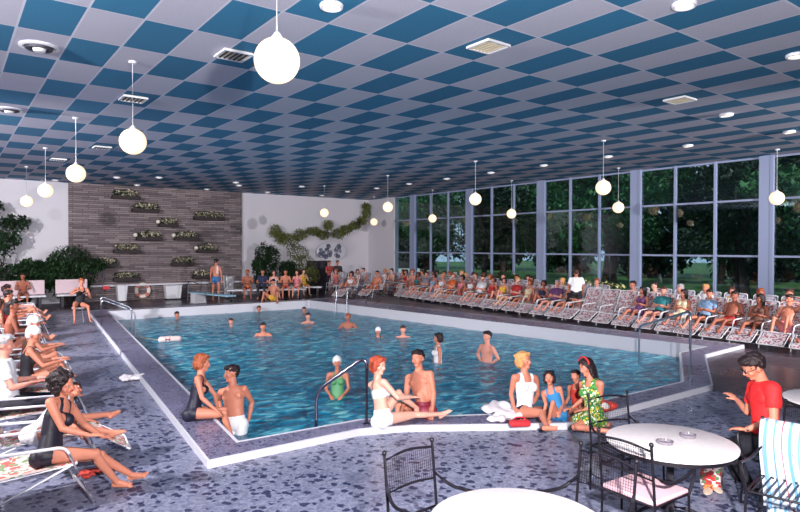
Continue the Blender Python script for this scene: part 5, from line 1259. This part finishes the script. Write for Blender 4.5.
plant('climbing_vine', 'olive green vine climbing the white wall and trailing in an arch to the right', 14.3, 28.78, 0,
      [((1.13, -0.25, 0.9), (0.58, 0.3, 0.47)), ((0.89, -0.15, 1.5), (0.58, 0.3, 0.47)), ((0.53, -0.1, 2.1), (0.63, 0.3, 0.43)), ((0.06, 0, 2.73), (0.63, 0.2, 0.38)), ((-0.72, 0, 3.21), (0.37, 0.15, 0.33)), ((-0.42, 0, 2.89), (0.42, 0.15, 0.33)), ((0.65, 0, 3.03), (0.47, 0.15, 0.28)), ((1.48, 0, 3.25), (0.47, 0.15, 0.24)), ((2.08, 0, 3.05), (0.42, 0.15, 0.24)), ((2.38, 0, 3.58), (0.32, 0.15, 0.28)), ((2.97, 0, 3.12), (0.42, 0.15, 0.28)), ((3.51, 0, 3.37), (0.42, 0.15, 0.27)), ((4.1, 0, 3.62), (0.42, 0.15, 0.24)), ((4.58, 0, 3.91), (0.37, 0.15, 0.21)), ((4.85, 0, 4.34), (0.26, 0.12, 0.28)), ((4.86, 0, 4.7), (0.26, 0.12, 0.21))], 6200, .13, M_LEAF2, 6, None, [[(1.1, -.1, 0), (.8, 0, 1.5), (0, .1, 2.8), (1.5, .1, 3.25), (3.0, .1, 3.15), (4.6, .1, 3.9), (4.85, .1, 4.6)]], cat='vine', droop=.2)
# white scroll-work ornament on the wall with the dark doorway beneath it
t = thing('wall_ornament', 'oval white scroll-work ornament on the white wall above the dark doorway', 'ornament', (16.95, 28.95, 2.15))
MB().ell((0, -.02, 0), (.92, .05, .52), 40, 12).build('backing_plate', mat('pale ornament plate', (214, 212, 226), .6), t)
rnd = random.Random(4)
for k in range(26):
    cx, cz = rnd.uniform(-.75, .55), rnd.uniform(-.33, .33); r0 = rnd.uniform(.08, .16); a0 = rnd.uniform(0, 6); f = 1 if k % 2 else -1
    MB().tube([(cx + r0 * (1 - q / 26) * math.cos(a0 + f * q * .42), -.09, cz + r0 * (1 - q / 26) * math.sin(a0 + f * q * .42)) for q in range(22)], .022, 6).build('scroll', mat('slate scrollwork', (92, 96, 122), .6), t)
tag(MB().box((16.1, 28.98, .83), (1.2, .12, 1.66)).build('door_1', mat('dark doorway panel', (38, 32, 46), .6), None, False), kind='structure')
# window-side planter with pale flowers
t = thing('flower_planter', 'long planter box of pale yellow flowers under the windows behind the white-shirted man', 'planter', (19.0, 13.4, 0))
MB().box((0, 0, .3), (.4, 2.6, .6)).build('planter_box', M_BOX, t, False, .01)
leaf_cloud(1500, (.28, 1.3, .26), .15, 31, (0, 0, .85)).build('foliage', M_LEAF3, t, False)
tag(leaf_cloud(420, (.28, 1.25, .2), .10, 32, (-.05, 0, .95), aspect=.9).build('blossoms', mat('pale yellow petals', (212, 206, 150), .6), t, False), kind='stuff')
t = thing('flower_planter', 'second planter of green plants under the windows right of the middle', 'planter', (19.0, 17.9, 0))
MB().box((0, 0, .3), (.4, 1.7, .6)).build('planter_box', M_BOX, t, False, .01); leaf_cloud(1100, (.28, .85, .4), .15, 33, (0, 0, .95)).build('foliage', M_LEAF3, t, False)

# ------------------------------------------------------------------ outside
M_LAWN = mat('lawn', (62, 96, 50), .9, vary=.4, vscale=.35)
struct(MB().box((60, 20, -.08), (80, 120, .12)), 'ground_outside', M_LAWN)
def tree(seed, r, h, n, m):
    rnd = random.Random(seed); t = empty('tree')
    MB().tube([(0, 0, 0), (rnd.uniform(-.2, .2), rnd.uniform(-.2, .2), h * .5), (rnd.uniform(-.5, .5), rnd.uniform(-.5, .5), h)], [.26, .19, .08], 10).build('trunk', M_BARK, t)
    for k in range(5):
        a = rnd.uniform(0, 6.3); MB().tube([(0, 0, h * (.35 + .1 * k)), (r * .8 * math.cos(a), r * .8 * math.sin(a), h * (.5 + .12 * k))], [.08, .03], 8).build('branch', M_BARK, t)
    bumps = [((r * .75 * rnd.uniform(-1, 1), r * .75 * rnd.uniform(-1, 1), h * rnd.uniform(.42, 1.1)), (r * rnd.uniform(.3, .5),) * 2 + (r * rnd.uniform(.2, .4),)) for _ in range(15)]
    leaf_cloud(n, None, .30, seed, bumps=bumps, aspect=.6).build('foliage', m, t, False); return t
TR = [tree(1, 3.0, 6.5, 5200, M_LEAF3), tree(2, 2.6, 5.5, 4600, M_LEAF), tree(3, 3.3, 7.5, 5200, M_LEAF3)]
children_index()
tp = [(25.5, 7.6), (27.5, 12.0), (25.0, 17.2), (28.5, 21.5), (25.2, 25.6), (30.5, 29), (33, 9), (34.5, 15.5), (35, 23.5), (39, 33), (30.5, 3.5), (36.5, 3.5), (26, 31.5), (41, 19.5), (42.5, 27), (30, 36.5), (25.5, 38), (35, 42), (30, 46)]
for i, (x, y) in enumerate(tp):
    k = i % 3
    where = '%s tree from the right among those seen through the windows' % ords[sorted(range(len(tp)), key=lambda q: -(tp[q][0] * .8 - tp[q][1] * .6) / (tp[q][0] * .6 + tp[q][1] * .8)).index(i)]
    place_tree(TR[k], (x, y, -.03), i * 1.3, ['leafy mid-green tree outside, ', 'dark-leaved tree outside, ', 'tall mid-green tree outside, '][k] + where, 'trees outside the windows', 'tree')
# far hedge, house and car
for i, (x, y) in enumerate([(48, 2), (48, 11), (48, 20), (48, 29), (48, 38), (48, 47), (44, 56), (36, 60)]):
    t = thing('hedge', 'stretch of tall dark hedge behind the trees, %s from the right' % ords[i], 'hedge', (x, y, 0), 0, 'hedge behind the trees')
    leaf_cloud(6000, (1.5, 4.8, 6.2), .7, 70 + i, (0, 0, 5.2), aspect=.7).build('foliage', M_LEAF, t, False)
t = thing('house', 'small white gabled house glimpsed through the trees at right', 'house', (41.0, 12.6, 0), R(20))
MB().box((0, 0, 1.2), (4, 3.6, 2.4)).build('wall', M_KERB, t, False); MB().add([(-2.2, -2, 2.4), (2.2, -2, 2.4), (2.2, 2, 2.4), (-2.2, 2, 2.4), (-2.2, 0, 3.6), (2.2, 0, 3.6)], [(0, 1, 5, 4), (2, 3, 4, 5), (0, 4, 3), (1, 2, 5), (0, 3, 2, 1)]).build('roof', mat('grey roof', (110, 104, 110), .8), t, False)
for yy in (-.9, .9): MB().box((-2.02, yy, 1.3), (.06, .7, .9)).build('window', M_BLACK, t, False)
t = thing('car', 'white parked car glimpsed through the far left window', 'car', (27.5, 36.0, -.02), R(60))
M_CAR = mat('white car paint', (222, 224, 230), .3)
def hull(sec, w):
    mb = MB(); n = len(sec); vs = []
    for yy, k in ((-w / 2, 1), (w / 2, 1)): vs += [(x, yy, z) for x, z in sec]
    return mb.add(vs, [tuple(range(n)), tuple(range(2 * n - 1, n - 1, -1))] + [(i, i + n, (i + 1) % n + n, (i + 1) % n) for i in range(n)])
hull([(-2.2, .35), (-2.25, .75), (-1.2, .90), (1.0, .90), (2.15, .78), (2.25, .4)], 1.7).build('car_body', M_CAR, t, False, .06)
hull([(-1.25, .88), (-.8, 1.38), (.55, 1.38), (1.05, .88)], 1.45).build('cabin', M_BLACK, t, False, .05)
for x in (-1.4, 1.4):
    for yy in (-.85, .85): MB().tube([(x, yy - .1, .32), (x, yy + .1, .32)], .32, 20).build('wheel', M_BLACK, t)

# ------------------------------------------------------------------ light
w = bpy.data.worlds.new('world'); scene.world = w; w.use_nodes = True
bg = w.node_tree.nodes['Background']; bg.inputs[0].default_value = (.62, .78, 1.0, 1); bg.inputs[1].default_value = .9
def flood(x, y, z, p, r=.25, c=(1, .965, .94), to=None, ang=150):
    l = bpy.data.lights.new('flash_and_fill', 'SPOT' if to else 'POINT'); l.energy = p; l.shadow_soft_size = r; l.color = c
    if to: l.spot_size = R(ang); l.spot_blend = .6
    o = bpy.data.objects.new('flash_and_fill', l); COL.objects.link(o); o.location = (x, y, z)
    if to: o.rotation_euler = (Vector(to) - Vector((x, y, z))).to_track_quat('-Z', 'Y').to_euler()
    return o
flood(.68, -.38, 2.74, 3900, .10, to=(10.0, 11.5, 4.0), ang=108)
flood(-3.0, 7.0, 4.6, 2500, .12, to=(12, 15, .5), ang=130)  # unseen fill spot, added to even out light from the left
flood(-4.5, 15.0, 4.6, 6200, .12, to=(13, 28, 2.0), ang=125)  # unseen fill spot, added to brighten the far end of the room
flood(15.5, -2.5, 4.6, 8500, .12, to=(14, 26, 2.6), ang=64)  # unseen fill spot, added to light the right part of the far wall
sl = bpy.data.lights.new('sun', 'SUN'); sl.energy = 3.0; sl.angle = R(2); sl.color = (1, .93, .8)
so = bpy.data.objects.new('sun', sl); COL.objects.link(so); so.rotation_euler = Vector((.72, .12, -.95)).to_track_quat('-Z', 'Y').to_euler()
for o in bpy.data.objects:
    if o.get('label') and len(o['label'].split()) > 16: print('LONG', o.name, o['label'])
